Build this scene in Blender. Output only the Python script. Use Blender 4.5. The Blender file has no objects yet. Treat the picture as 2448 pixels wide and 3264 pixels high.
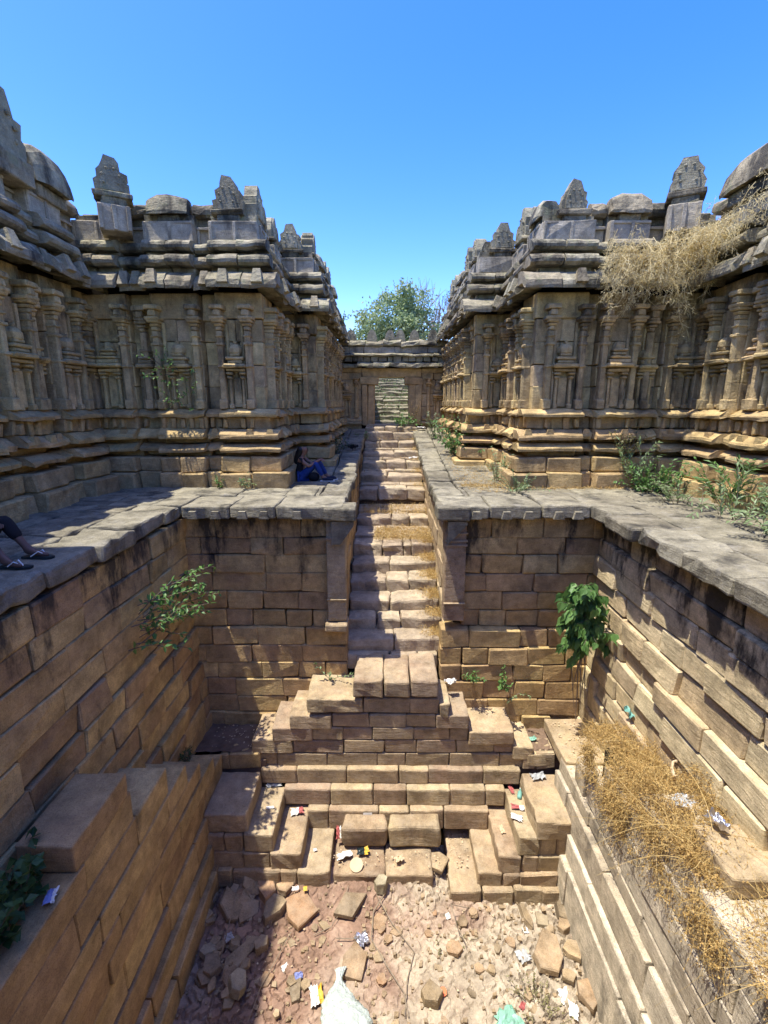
import bpy, math, random
import numpy as np
from mathutils import Vector
SC = bpy.context.scene
COL = SC.collection
rnd = random.Random(11)
rng = np.random.default_rng(11)
rad = math.radians

# ------------------------------------------------------------------ camera, world, sun, exposure
cam = bpy.data.cameras.new('camera'); camo = bpy.data.objects.new('camera', cam); COL.objects.link(camo)
camo.location = (0, 0, 1.75); camo.rotation_euler = (rad(77), 0, rad(.31))
cam.sensor_fit = 'HORIZONTAL'; cam.sensor_width = 36; cam.lens = 22.18
cam.clip_start = .05; cam.clip_end = 1500
SC.camera = camo
SUN_FROM = Vector((-.275, -.075, 1)).normalized()
world = bpy.data.worlds.new('World'); SC.world = world; world.use_nodes = True
wn = world.node_tree.nodes; wl = world.node_tree.links
for n in list(wn): wn.remove(n)
sky = wn.new('ShaderNodeTexSky'); sky.sky_type = 'NISHITA'; sky.sun_disc = False
sky.sun_elevation = math.asin(SUN_FROM.z); sky.sun_rotation = math.atan2(SUN_FROM.x, SUN_FROM.y)
sky.altitude = 300; sky.air_density = 1.0; sky.dust_density = 1.0; sky.ozone_density = 3.0
bgn = wn.new('ShaderNodeBackground'); bgn.inputs['Strength'].default_value = .15
hsv = wn.new('ShaderNodeHueSaturation'); hsv.inputs['Saturation'].default_value = 1.40
hsv.inputs['Hue'].default_value = .521; hsv.inputs['Value'].default_value = .78
wo = wn.new('ShaderNodeOutputWorld')
wl.new(sky.outputs[0], hsv.inputs['Color']); wl.new(hsv.outputs[0], bgn.inputs[0]); wl.new(bgn.outputs[0], wo.inputs[0])
sun = bpy.data.lights.new('sun', 'SUN'); sun.energy = 2.15; sun.angle = rad(.53); sun.color = (1, .95, .85)
suno = bpy.data.objects.new('sun', sun); COL.objects.link(suno)
suno.rotation_euler = (-SUN_FROM).to_track_quat('-Z', 'Y').to_euler()
SC.view_settings.view_transform = 'Standard'; SC.view_settings.look = 'None'
SC.view_settings.gamma = 1; SC.view_settings.exposure = 1.95
SC.view_settings.use_curve_mapping = False
SC.render.engine = 'CYCLES'
SC.cycles.max_bounces = 8; SC.cycles.diffuse_bounces = 6; SC.cycles.transparent_max_bounces = 8

# ------------------------------------------------------------------ materials
def newmat(name):
    m = bpy.data.materials.new(name); m.use_nodes = True
    nt = m.node_tree
    return m, nt.nodes, nt.links, nt.nodes['Principled BSDF']

def ramp(nodes, stops):
    r = nodes.new('ShaderNodeValToRGB'); cr = r.color_ramp
    while len(cr.elements) > 1: cr.elements.remove(cr.elements[-1])
    cr.elements[0].position = stops[0][0]; cr.elements[0].color = (*stops[0][1], 1)
    for p, c in stops[1:]:
        e = cr.elements.new(p); e.color = (*c, 1)
    return r

def math_node(nodes, links, op, a, b=None, clamp=False):
    n = nodes.new('ShaderNodeMath'); n.operation = op; n.use_clamp = clamp
    for i, v in enumerate((a, b)):
        if v is None: continue
        if isinstance(v, (int, float)): n.inputs[i].default_value = v
        else: links.new(v, n.inputs[i])
    return n.outputs[0]

def mixc(nodes, links, mode, fac, a, b):
    n = nodes.new('ShaderNodeMix'); n.data_type = 'RGBA'; n.blend_type = mode
    for sock, v in ((n.inputs[0], fac), (n.inputs[6], a), (n.inputs[7], b)):
        if isinstance(v, (int, float)): sock.default_value = v
        elif isinstance(v, tuple): sock.default_value = (*v, 1)
        else: links.new(v, sock)
    return n.outputs[2]

def noise(nodes, links, vec, scale, detail=5, rough=.6, stretch=None):
    if stretch:
        mp = nodes.new('ShaderNodeMapping'); mp.inputs['Scale'].default_value = stretch
        links.new(vec, mp.inputs[0]); vec = mp.outputs[0]
    n = nodes.new('ShaderNodeTexNoise'); n.inputs['Scale'].default_value = scale
    n.inputs['Detail'].default_value = detail; n.inputs['Roughness'].default_value = rough
    links.new(vec, n.inputs['Vector'])
    return n.outputs['Fac']

def maprange(nodes, links, v, a, b, c=0., d=1.):
    n = nodes.new('ShaderNodeMapRange'); n.inputs[1].default_value = a; n.inputs[2].default_value = b
    n.inputs[3].default_value = c; n.inputs[4].default_value = d; n.clamp = True
    links.new(v, n.inputs[0]); return n.outputs[0]

def stone_mat(name, cols, stain=.5, thr=(.5, .66), stain_col=(.028, .026, .023), zr=None, lichen=0., lichen_col=(.33, .33, .25),
              lam=.3, bump=.5, red=0., dust=0., gain=1.4, warm=(.96, .985, .84)):
    cols = [(c[0] * gain * warm[0], c[1] * gain * warm[1], c[2] * gain * warm[2]) for c in cols]
    m, N, L, bsdf = newmat(name)
    geo = N.new('ShaderNodeNewGeometry'); oi = N.new('ShaderNodeObjectInfo')
    pos = geo.outputs['Position']
    off = N.new('ShaderNodeVectorMath'); off.operation = 'ADD'
    comb = N.new('ShaderNodeCombineXYZ')
    w = math_node(N, L, 'MULTIPLY', oi.outputs['Random'], 37.)
    L.new(w, comb.inputs[0]); L.new(w, comb.inputs[1]); L.new(w, comb.inputs[2])
    L.new(pos, off.inputs[0]); L.new(comb.outputs[0], off.inputs[1]); ip = off.outputs[0]
    r = ramp(N, [(i / (len(cols) - 1), c) for i, c in enumerate(cols)])
    L.new(oi.outputs['Random'], r.inputs[0]); c = r.outputs[0]
    n1 = noise(N, L, ip, 2.3, 4)
    n1b = noise(N, L, ip, 7., 5, .65)
    c = mixc(N, L, 'MULTIPLY', 1., c, maprange(N, L, n1b, .34, .66, .80, 1.16))
    v1 = maprange(N, L, n1, .3, .72, .66, 1.28)
    c = mixc(N, L, 'MULTIPLY', 1., c, v1)
    # bedding of the sandstone
    nb = noise(N, L, ip, 1., 5, .75, (3.4, 3.4, 26))
    c = mixc(N, L, 'MULTIPLY', min(1., .35 + lam * .6), c, maprange(N, L, nb, .3, .7, .80, 1.16))
    npit = noise(N, L, pos, 120, 2, .5); c = mixc(N, L, 'MULTIPLY', 1., c, maprange(N, L, npit, .34, .44, .62, 1.))
    nf = noise(N, L, pos, 55, 3, .7)
    c = mixc(N, L, 'MULTIPLY', 1., c, maprange(N, L, nf, .25, .75, .78, 1.2))
    if red:
        nr = noise(N, L, ip, 1.2, 3)
        c = mixc(N, L, 'MIX', math_node(N, L, 'MULTIPLY', maprange(N, L, nr, .5, .7), red), c, (.25, .135, .095))
    if lichen:
        nl = noise(N, L, pos, 3.4, 7, .72)
        c = mixc(N, L, 'MIX', math_node(N, L, 'MULTIPLY', maprange(N, L, nl, .54, .64), lichen), c, lichen_col)
    ns = noise(N, L, pos, 1.25, 6, .68, (1.5, 1.5, .55))
    if zr:
        sp = N.new('ShaderNodeSeparateXYZ'); L.new(pos, sp.inputs[0])
        g = maprange(N, L, sp.outputs[2], zr[0], zr[1], -zr[2], zr[2])
        ns = math_node(N, L, 'ADD', ns, g)
    sfac = math_node(N, L, 'MULTIPLY', maprange(N, L, ns, thr[0], thr[1]), stain)
    c = mixc(N, L, 'MIX', sfac, c, stain_col)
    if dust:
        nd = noise(N, L, pos, 4., 6, .7)
        c = mixc(N, L, 'MIX', math_node(N, L, 'MULTIPLY', maprange(N, L, nd, .45, .62), dust), c, (.44, .36, .25))
    L.new(c, bsdf.inputs['Base Color']); bsdf.inputs['Roughness'].default_value = .92
    bsdf.inputs['Specular IOR Level'].default_value = .2
    nbp = noise(N, L, ip, 9., 7, .68)
    h = math_node(N, L, 'ADD', math_node(N, L, 'MULTIPLY', nbp, 1.), math_node(N, L, 'MULTIPLY', nb, lam * 1.3))
    h = math_node(N, L, 'ADD', h, math_node(N, L, 'MULTIPLY', nf, .14))
    b = N.new('ShaderNodeBump'); b.inputs['Strength'].default_value = bump; b.inputs['Distance'].default_value = .05
    L.new(h, b.inputs['Height']); L.new(b.outputs[0], bsdf.inputs['Normal'])
    return m

def plain(name, col, rough=.8, var=.25, scale=8., spec=.3, trans=0., metal=0.):
    m, N, L, b = newmat(name)
    oi = N.new('ShaderNodeObjectInfo'); geo = N.new('ShaderNodeNewGeometry')
    n = noise(N, L, geo.outputs['Position'], scale, 4)
    c = mixc(N, L, 'MULTIPLY', 1., col, maprange(N, L, n, .3, .7, 1 - var, 1 + var))
    L.new(c, b.inputs['Base Color']); b.inputs['Roughness'].default_value = rough
    b.inputs['Specular IOR Level'].default_value = spec; b.inputs['Metallic'].default_value = metal
    if trans:
        out = N['Material Output']; t = N.new('ShaderNodeBsdfTranslucent'); mx = N.new('ShaderNodeMixShader')
        L.new(c, t.inputs[0]); mx.inputs[0].default_value = trans
        L.new(b.outputs[0], mx.inputs[1]); L.new(t.outputs[0], mx.inputs[2]); L.new(mx.outputs[0], out.inputs[0])
    return m

def leaf_mat(name, a, b2, trans=.3, rough=.5):
    m, N, L, b = newmat(name)
    geo = N.new('ShaderNodeNewGeometry')
    r = ramp(N, [(0, a), (1, b2)]); L.new(geo.outputs['Random Per Island'], r.inputs[0])
    L.new(r.outputs[0], b.inputs['Base Color']); b.inputs['Roughness'].default_value = rough
    b.inputs['Specular IOR Level'].default_value = .35
    out = N['Material Output']; t = N.new('ShaderNodeBsdfTranslucent'); mx = N.new('ShaderNodeMixShader')
    L.new(r.outputs[0], t.inputs[0]); mx.inputs[0].default_value = trans
    L.new(b.outputs[0], mx.inputs[1]); L.new(t.outputs[0], mx.inputs[2]); L.new(mx.outputs[0], out.inputs[0])
    return m

M = {}
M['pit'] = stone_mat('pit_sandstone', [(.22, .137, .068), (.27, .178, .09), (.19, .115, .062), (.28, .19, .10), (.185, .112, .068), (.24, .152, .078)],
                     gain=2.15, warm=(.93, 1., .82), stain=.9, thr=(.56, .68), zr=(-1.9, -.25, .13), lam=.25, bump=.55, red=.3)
M['pitlow'] = stone_mat('lower_pit_sandstone', [(.25, .165, .085), (.22, .135, .075), (.30, .20, .105), (.19, .115, .068)], gain=1.85, warm=(.92, 1., .86), stain=.6, thr=(.6, .74), lam=.45, bump=.5, red=.25)
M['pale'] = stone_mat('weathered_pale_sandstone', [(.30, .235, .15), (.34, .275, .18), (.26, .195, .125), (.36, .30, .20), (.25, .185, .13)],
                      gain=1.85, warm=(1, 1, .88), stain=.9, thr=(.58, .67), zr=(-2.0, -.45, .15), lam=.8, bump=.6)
M['palelow'] = stone_mat('laminated_grey_sandstone', [(.33, .285, .215), (.30, .25, .18), (.36, .31, .235), (.28, .23, .165)], gain=1.7, warm=(1, 1, .97), stain=.5, thr=(.55, .66), lam=1.5, bump=.7)
M['step'] = stone_mat('step_sandstone', [(.26, .185, .115), (.29, .205, .13), (.225, .15, .10), (.30, .22, .14), (.20, .13, .095)], gain=1.65, warm=(.94, 1., .90), stain=.4, thr=(.57, .7), lam=.6, bump=.8, red=.28, dust=.35)
M['stair'] = stone_mat('stair_sandstone', [(.27, .20, .135), (.31, .235, .16), (.235, .17, .12), (.29, .22, .15)], gain=1.5, warm=(.97, 1.03, .98), stain=.35, thr=(.58, .7), lam=.35, bump=.6, dust=.5)
M['coping'] = stone_mat('grey_lichen_stone', [(.20, .175, .14), (.235, .205, .165), (.175, .15, .12), (.25, .22, .18)], gain=1.25, stain=.78, thr=(.5, .66), lam=.5, bump=.8, lichen=.5, lichen_col=(.28, .26, .21))
M['wall'] = stone_mat('carved_wall_stone', [(.17, .125, .078), (.25, .19, .105), (.14, .105, .068), (.27, .205, .115), (.20, .148, .10), (.23, .165, .095), (.18, .14, .09)],
                      gain=2.4, warm=(.97, .975, .81), stain=.72, thr=(.53, .66), zr=(1., 4.5, .06), lam=.25, bump=.8)
M['base'] = stone_mat('moulded_base_stone', [(0.208, 0.150, 0.084), (0.244, 0.170, 0.092), (0.177, 0.125, 0.076), (0.234, 0.155, 0.088)], gain=2.3, warm=(.96, .985, .80), stain=.5, thr=(.56, .7), lam=.35, bump=.7)
M['top'] = stone_mat('mossy_parapet_stone', [(.20, .18, .15), (.235, .215, .185), (.17, .15, .13), (.22, .19, .16)],
                     gain=1.65, warm=(1., .98, .76), stain=.82, thr=(.48, .61), zr=(3.9, 5.9, .05), lam=.3, bump=.9, lichen=.65, lichen_col=(.21, .22, .12))
M['gate'] = stone_mat('tan_gate_stone', [(.26, .185, .115), (.29, .205, .13), (.235, .16, .10)], gain=2.0, warm=(1., 1., .80), stain=.4, thr=(.57, .7), lam=.3, bump=.5)
M['crest'] = stone_mat('carved_crest_stone', [(.20, .185, .155), (.24, .22, .185), (.18, .165, .14)], gain=1.6, warm=(1., .98, .78), stain=.62, thr=(.52, .66), lam=.3, bump=1.0, lichen=.5, lichen_col=(.20, .22, .13))
M['panel'] = stone_mat('grey_panel_stone', [(.24, .215, .19), (.27, .24, .21), (.22, .195, .175)], gain=1.65, warm=(1., .98, .80), stain=.65, thr=(.53, .68), lam=.3, bump=.5)
M['rubble'] = stone_mat('broken_sandstone', [(.30, .175, .11), (.26, .19, .13), (.33, .235, .155), (.20, .15, .11), (.31, .20, .13), (.29, .25, .19)], gain=1.25, stain=.2, lam=.3, bump=.7, dust=.3)
M['core'] = plain('earth_core', (.035, .028, .02), .95, .3)
M['soil'] = plain('soil', (.15, .10, .065), .95, .35, 5)
M['straw'] = leaf_mat('dry_straw', (.42, .29, .10), (.60, .44, .18), .25, .7)
M['straw2'] = leaf_mat('dry_seed_heads', (.36, .22, .07), (.55, .37, .13), .2, .8)
M['strawp'] = leaf_mat('pale_dry_creeper', (.62, .51, .25), (.76, .66, .38), .35, .7)
M['green'] = leaf_mat('green_leaves', (.075, .17, .04), (.15, .27, .07))
M['greend'] = leaf_mat('dark_green_leaves', (.03, .075, .025), (.06, .12, .035))
M['greenp'] = leaf_mat('pale_green_leaves', (.15, .23, .09), (.28, .36, .17))
M['olive'] = leaf_mat('dry_olive_leaves', (.17, .17, .06), (.30, .27, .12))
M['tree'] = leaf_mat('tree_leaves', (.20, .29, .12), (.36, .42, .22), .5)
M['bark'] = plain('bark', (.13, .10, .07), .9)
M['barkp'] = plain('pale_bark', (.24, .19, .13), .9)
M['skin'] = plain('skin', (.23, .12, .075), .55, .08)
M['skin2'] = plain('darker_skin', (.13, .07, .048), .55, .08)
M['hair'] = plain('black_hair', (.008, .007, .007), .45, .2)
M['black'] = plain('black_cloth', (.010, .010, .012), .9, .2)
M['jean'] = plain('blue_denim', (.015, .04, .16), .9, .2)
M['navy'] = plain('navy_shoe_fabric', (.012, .016, .035), .8, .2)
M['white'] = plain('white_paper', (.66, .64, .58), .8, .12, 20)
M['sole'] = plain('white_rubber', (.6, .6, .58), .7, .05)
M['red'] = plain('red_wrapper', (.36, .10, .09), .55, .35, 24)
M['yellow'] = plain('yellow_wrapper', (.62, .40, .06), .5, .2)
M['teal'] = plain('teal_plastic', (.17, .36, .30), .4, .15)
M['tealp'] = plain('pale_teal_plastic', (.30, .55, .42), .45, .12, 6, .4, .3)
M['bluew'] = plain('blue_wrapper', (.20, .23, .42), .45, .2)
M['orange'] = plain('orange_plastic', (.75, .16, .05), .4, .05)
M['foil'] = plain('silver_foil', (.7, .7, .72), .28, .1, 10, .5, 0., .9)
M['clear'] = plain('cloudy_plastic', (.55, .56, .54), .3, .15, 9, .5, .35)
M['sack'] = plain('pale_green_sack', (.62, .69, .62), .3, .14, 9, .5, .35)
m_ = M['sack']; _n = m_.node_tree.nodes; _l = m_.node_tree.links; _b = _n.new('ShaderNodeBump'); _t = _n.new('ShaderNodeTexNoise'); _t.inputs['Scale'].default_value = 13; _t.inputs['Detail'].default_value = 5; _t.inputs['Distortion'].default_value = 1.5
_b.inputs['Strength'].default_value = .8; _b.inputs['Distance'].default_value = .05; _g = _n.new('ShaderNodeNewGeometry'); _l.new(_g.outputs['Position'], _t.inputs['Vector']); _l.new(_t.outputs['Fac'], _b.inputs['Height']); _l.new(_b.outputs[0], _n['Principled BSDF'].inputs['Normal'])
M['beige'] = plain('beige_card', (.52, .40, .25), .8, .1)
M['greeng'] = plain('green_glass', (.01, .14, .05), .12, .05, 8, .6)
M['darkp'] = plain('dark_plastic', (.02, .03, .03), .4, .3)

# ------------------------------------------------------------------ mesh helpers
def mesh(name, v, f, mat, smooth=False):
    me = bpy.data.meshes.new(name)
    me.from_pydata(v.tolist() if isinstance(v, np.ndarray) else v, [], f if isinstance(f, list) else f.tolist())
    for mm in (mat if isinstance(mat, (list, tuple)) else [mat]): me.materials.append(mm)
    if smooth: me.polygons.foreach_set('use_smooth', [True] * len(me.polygons))
    return me

WL = {}
def place(name, me, parent=None, loc=(0, 0, 0), rz=0., rx=0., ry=0.):
    """links me; loc and rz are in the scene's own frame (parents are unrotated unless a part)"""
    o = bpy.data.objects.new(name, me); COL.objects.link(o)
    l = Vector(loc)
    if parent is not None:
        o.parent = parent; l = l - WL.get(parent.name, Vector((0, 0, 0)))
    o.location = l; o.rotation_euler = (rx, ry, rz)
    WL[o.name] = Vector(loc)
    return o

def sub(name, me, part, loc=(0, 0, 0)):
    o = bpy.data.objects.new(name, me); COL.objects.link(o); o.parent = part; o.location = loc
    return o

def tag(o, label=None, cat=None, group=None, kind=None):
    if label: o['label'] = label
    if cat: o['category'] = cat
    if group: o['group'] = group
    if kind: o['kind'] = kind
    return o

def thing(name, label, cat, loc=(0, 0, 0), group=None):
    o = bpy.data.objects.new(name, None); COL.objects.link(o); o.location = loc; o.empty_display_size = .1
    WL[o.name] = Vector(loc)
    return tag(o, label, cat, group)

# chamfered block topology
SG = np.array([[x, y, z] for x in (-1, 1) for y in (-1, 1) for z in (-1, 1)], float)
def _topo():
    vi = lambda c, a: c * 3 + a
    P = []
    for c in range(8):
        for a in range(3):
            p = SG[c] * .8; p[a] = SG[c][a]; P.append(p)
    P = np.array(P); F = []
    for a in range(3):
        b, d = [k for k in range(3) if k != a]
        for s in (-1, 1):
            cs = [c for c in range(8) if SG[c][a] == s]
            cs.sort(key=lambda c: math.atan2(SG[c][d], SG[c][b])); F.append([vi(c, a) for c in cs])
    for a in range(3):
        b, d = [k for k in range(3) if k != a]
        for sb in (-1, 1):
            for sd in (-1, 1):
                c0, c1 = [c for c in range(8) if SG[c][b] == sb and SG[c][d] == sd]
                F.append([vi(c0, b), vi(c1, b), vi(c1, d), vi(c0, d)])
    for c in range(8): F.append([vi(c, 0), vi(c, 1), vi(c, 2)])
    out = []
    for f in F:
        p = P[f]; n = np.cross(p[1] - p[0], p[2] - p[0])
        out.append(f if np.dot(n, p.mean(0)) > 0 else f[::-1])
    return out
TOPO = _topo()
def block_v(sx, sy, sz, c=.02, j=.012):
    h = np.array([sx, sy, sz]) / 2
    c = min(c, .3 * min(sx, sy, sz))
    v = np.empty((8, 3, 3))
    cc = c * rng.uniform(.6, 1.6, (8, 3, 3))
    for a in range(3):
        v[:, a, :] = SG * (h - cc[:, a, :]); v[:, a, a] = SG[:, a] * h[a]
    v += rng.normal(0, j, (8, 1, 3)) + rng.normal(0, j * .25, (8, 3, 3))
    return v.reshape(-1, 3)
def block(name, sx, sy, sz, mat, c=.02, j=.012):
    return mesh(name, block_v(sx, sy, sz, c, j), TOPO, mat)

def rough_v(sx, sy, sz, r=.04, amp=.015, cell=.16, freq=5.):
    """a worn block: gridded box with rounded edges and an uneven skin"""
    h = np.array([sx, sy, sz]) / 2; r = min(r, .45 * min(h) * 2 * .5)
    ax = []
    for k in range(3):
        inner = 2 * (h[k] - r); n = max(1, int(round(inner / cell)))
        ax.append(np.concatenate([[-h[k]], np.linspace(-h[k] + r, h[k] - r, n + 1), [h[k]]]))
    idx = {}; V = []; F = []
    def vid(i, j, k):
        key = (i, j, k)
        if key not in idx: idx[key] = len(V); V.append((ax[0][i], ax[1][j], ax[2][k]))
        return idx[key]
    n = [len(a) for a in ax]
    for a in range(3):
        b, d = (a + 1) % 3, (a + 2) % 3
        for s in (0, n[a] - 1):
            for i in range(n[b] - 1):
                for j in range(n[d] - 1):
                    q = []
                    for (p, t) in ((i, j), (i + 1, j), (i + 1, j + 1), (i, j + 1)):
                        ix = [0, 0, 0]; ix[a] = s; ix[b] = p; ix[d] = t; q.append(vid(*ix))
                    F.append(q if s else q[::-1])
    V = np.array(V); inn = np.clip(V, -(h - r), h - r); d = V - inn
    ln = np.linalg.norm(d, axis=1, keepdims=True); ln[ln == 0] = 1
    V = inn + d / ln * r
    disp = np.zeros_like(V)
    for q in range(6):
        k = rng.normal(0, freq * (1 + .5 * q), 3); ph = rng.uniform(0, 6.28)
        disp += np.sin(V @ k + ph)[:, None] * rng.normal(0, amp / (1 + .35 * q), 3)
    return V + disp * .6, F
def rough(name, sx, sy, sz, mat, r=.04, amp=.015, cell=.16, freq=5.):
    v, f = rough_v(sx, sy, sz, r, amp, cell, freq)
    return mesh(name, v, f, mat)

def join(parts):
    V = []; F = []; n = 0
    for v, f in parts:
        V.append(np.asarray(v, float)); F += [[i + n for i in q] for q in f]; n += len(v)
    return np.concatenate(V), F
def bx(x, y, z, sx, sy, sz, c=.012, j=.004):
    return block_v(sx, sy, sz, c, j) + np.array([x, y, z]), TOPO

def extr_v(prof, L, rings=3, j=.012, jx=.01):
    """prof: closed list of (out, z); extruded along local x, out points to local -y"""
    P = np.array(prof, float); n = len(P); V = []
    for i, x in enumerate(np.linspace(-L / 2, L / 2, rings)):
        o = rng.normal(0, j, (n, 2)) * .5 + rng.normal(0, j, (1, 2)) * .6
        xx = np.full(n, x) + (rng.normal(0, jx, n) if i in (0, rings - 1) else 0)
        V.append(np.stack([xx, -(P[:, 0] + o[:, 0]), P[:, 1] + o[:, 1]], 1))
    F = []
    for i in range(rings - 1):
        for k in range(n):
            a, b = i * n + k, i * n + (k + 1) % n
            F.append([a, b, b + n, a + n])
    F.append(list(range(n))[::-1]); F.append([(rings - 1) * n + k for k in range(n)])
    return np.concatenate(V), F
def extr(name, prof, L, mat, rings=3, j=.012, jx=.01):
    v, f = extr_v(prof, L, rings, j, jx); return mesh(name, v, f, mat)

def plate_v(poly, t):
    """polygon in x,z extruded t along y"""
    n = len(poly); P = np.array(poly, float)
    V = np.concatenate([np.stack([P[:, 0], np.full(n, -t / 2), P[:, 1]], 1), np.stack([P[:, 0], np.full(n, t / 2), P[:, 1]], 1)])
    F = [list(range(n)), list(range(n, 2 * n))[::-1]]
    for k in range(n): F.append([k, k + n, (k + 1) % n + n, (k + 1) % n])
    return V, F

def tube_v(pts, r, n=6):
    pts = [Vector(p) for p in pts]; V = []; F = []
    for i, p in enumerate(pts):
        d = (pts[min(i + 1, len(pts) - 1)] - pts[max(i - 1, 0)]).normalized()
        a = d.cross(Vector((0, 0, 1)) if abs(d.z) < .9 else Vector((1, 0, 0))).normalized(); b = d.cross(a)
        rr = r[i] if isinstance(r, (list, tuple)) else r
        for k in range(n):
            t = 2 * math.pi * k / n; q = p + (a * math.cos(t) + b * math.sin(t)) * rr; V.append((q.x, q.y, q.z))
    for i in range(len(pts) - 1):
        for k in range(n): F.append([i * n + k, i * n + (k + 1) % n, (i + 1) * n + (k + 1) % n, (i + 1) * n + k])
    F.append(list(range(n))[::-1]); F.append([(len(pts) - 1) * n + k for k in range(n)])
    return np.array(V), F

def sphere_v(c, r, n=10, m=7, sq=1.):
    V = []; F = []
    r = (r, r, r) if isinstance(r, (int, float)) else r
    for i in range(m + 1):
        t = math.pi * i / m
        for k in range(n):
            p = 2 * math.pi * k / n
            V.append((c[0] + r[0] * math.sin(t) * math.cos(p), c[1] + r[1] * math.sin(t) * math.sin(p), c[2] + r[2] * math.cos(t)))
    for i in range(m):
        for k in range(n): F.append([i * n + k, (i + 1) * n + k, (i + 1) * n + (k + 1) % n, i * n + (k + 1) % n])
    return np.array(V), F

# ------------------------------------------------------------------ coursed masonry
def frame(a):
    return Vector((math.cos(a), math.sin(a), 0)), Vector((math.sin(a), -math.cos(a), 0))    # along, outward
def courses(th, O, a, rows, mat, s0=0., s1=1., lr=(.55, 1.05), depth=.36, jt=.009, prot=.012, c=.018, j=.010, name='stone', worn=False, amp=.012):
    """rows: (z0, z1, out[, s0, s1]); stones are laid along the wall line with broken joints"""
    u, n = frame(a)
    for row in rows:
        z0, z1, out = row[:3]; b0, b1 = (row[3], row[4]) if len(row) > 4 else (s0, s1)
        s = b0 + (0 if rnd.random() < .5 else 0); first = True
        while s < b1 - .02:
            l = rnd.uniform(*lr) * (.6 if first and rnd.random() < .5 else 1); first = False
            if b1 - (s + l) < lr[0] * .5: l = b1 - s
            h = z1 - z0 - jt * .7
            p = out + rnd.gauss(0, prot)
            d = depth
            cen = Vector((O[0], O[1], 0)) + u * (s + l / 2) + n * (p - d / 2)
            nm = bpy.data.meshes
            if worn: me = rough(name, l - jt, d, h, mat, .028, amp, .2)
            else: me = block(name, l - jt, d, h, mat, c, j)
            place(name, me, th, (cen.x, cen.y, (z0 + z1) / 2 + rnd.gauss(0, .002)), a)
            s += l
def core(th, x0, x1, y0, y1, z0, z1, name='core', mat=None):
    v, f = bx(0, 0, 0, x1 - x0, y1 - y0, z1 - z0, .001, 0)
    return place(name, mesh(name, v, f, mat or M['core']), th, ((x0 + x1) / 2, (y0 + y1) / 2, (z0 + z1) / 2))
def stack(z0, z1, h, jit=.03):
    n = max(1, round((z1 - z0) / h)); e = [z0 + (z1 - z0) * i / n for i in range(n + 1)]
    for i in range(1, n): e[i] += rnd.uniform(-jit, jit)
    return list(zip(e[:-1], e[1:]))

# ------------------------------------------------------------------ ground around the sunken court
g = []
X0, X1, Y0, Y1, ZG = -9.5, 9.8, -7.0, 27.0, 3.3
gv = np.array([(-400, -400, ZG), (400, -400, ZG), (400, 400, ZG), (-400, 400, ZG), (X0, Y0, ZG), (X1, Y0, ZG), (X1, Y1, ZG), (X0, Y1, ZG)], float)
tag(place('ground', mesh('ground', gv, [[0, 1, 5, 4], [1, 2, 6, 5], [2, 3, 7, 6], [3, 0, 4, 7]], M['soil'])), kind='structure')

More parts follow.
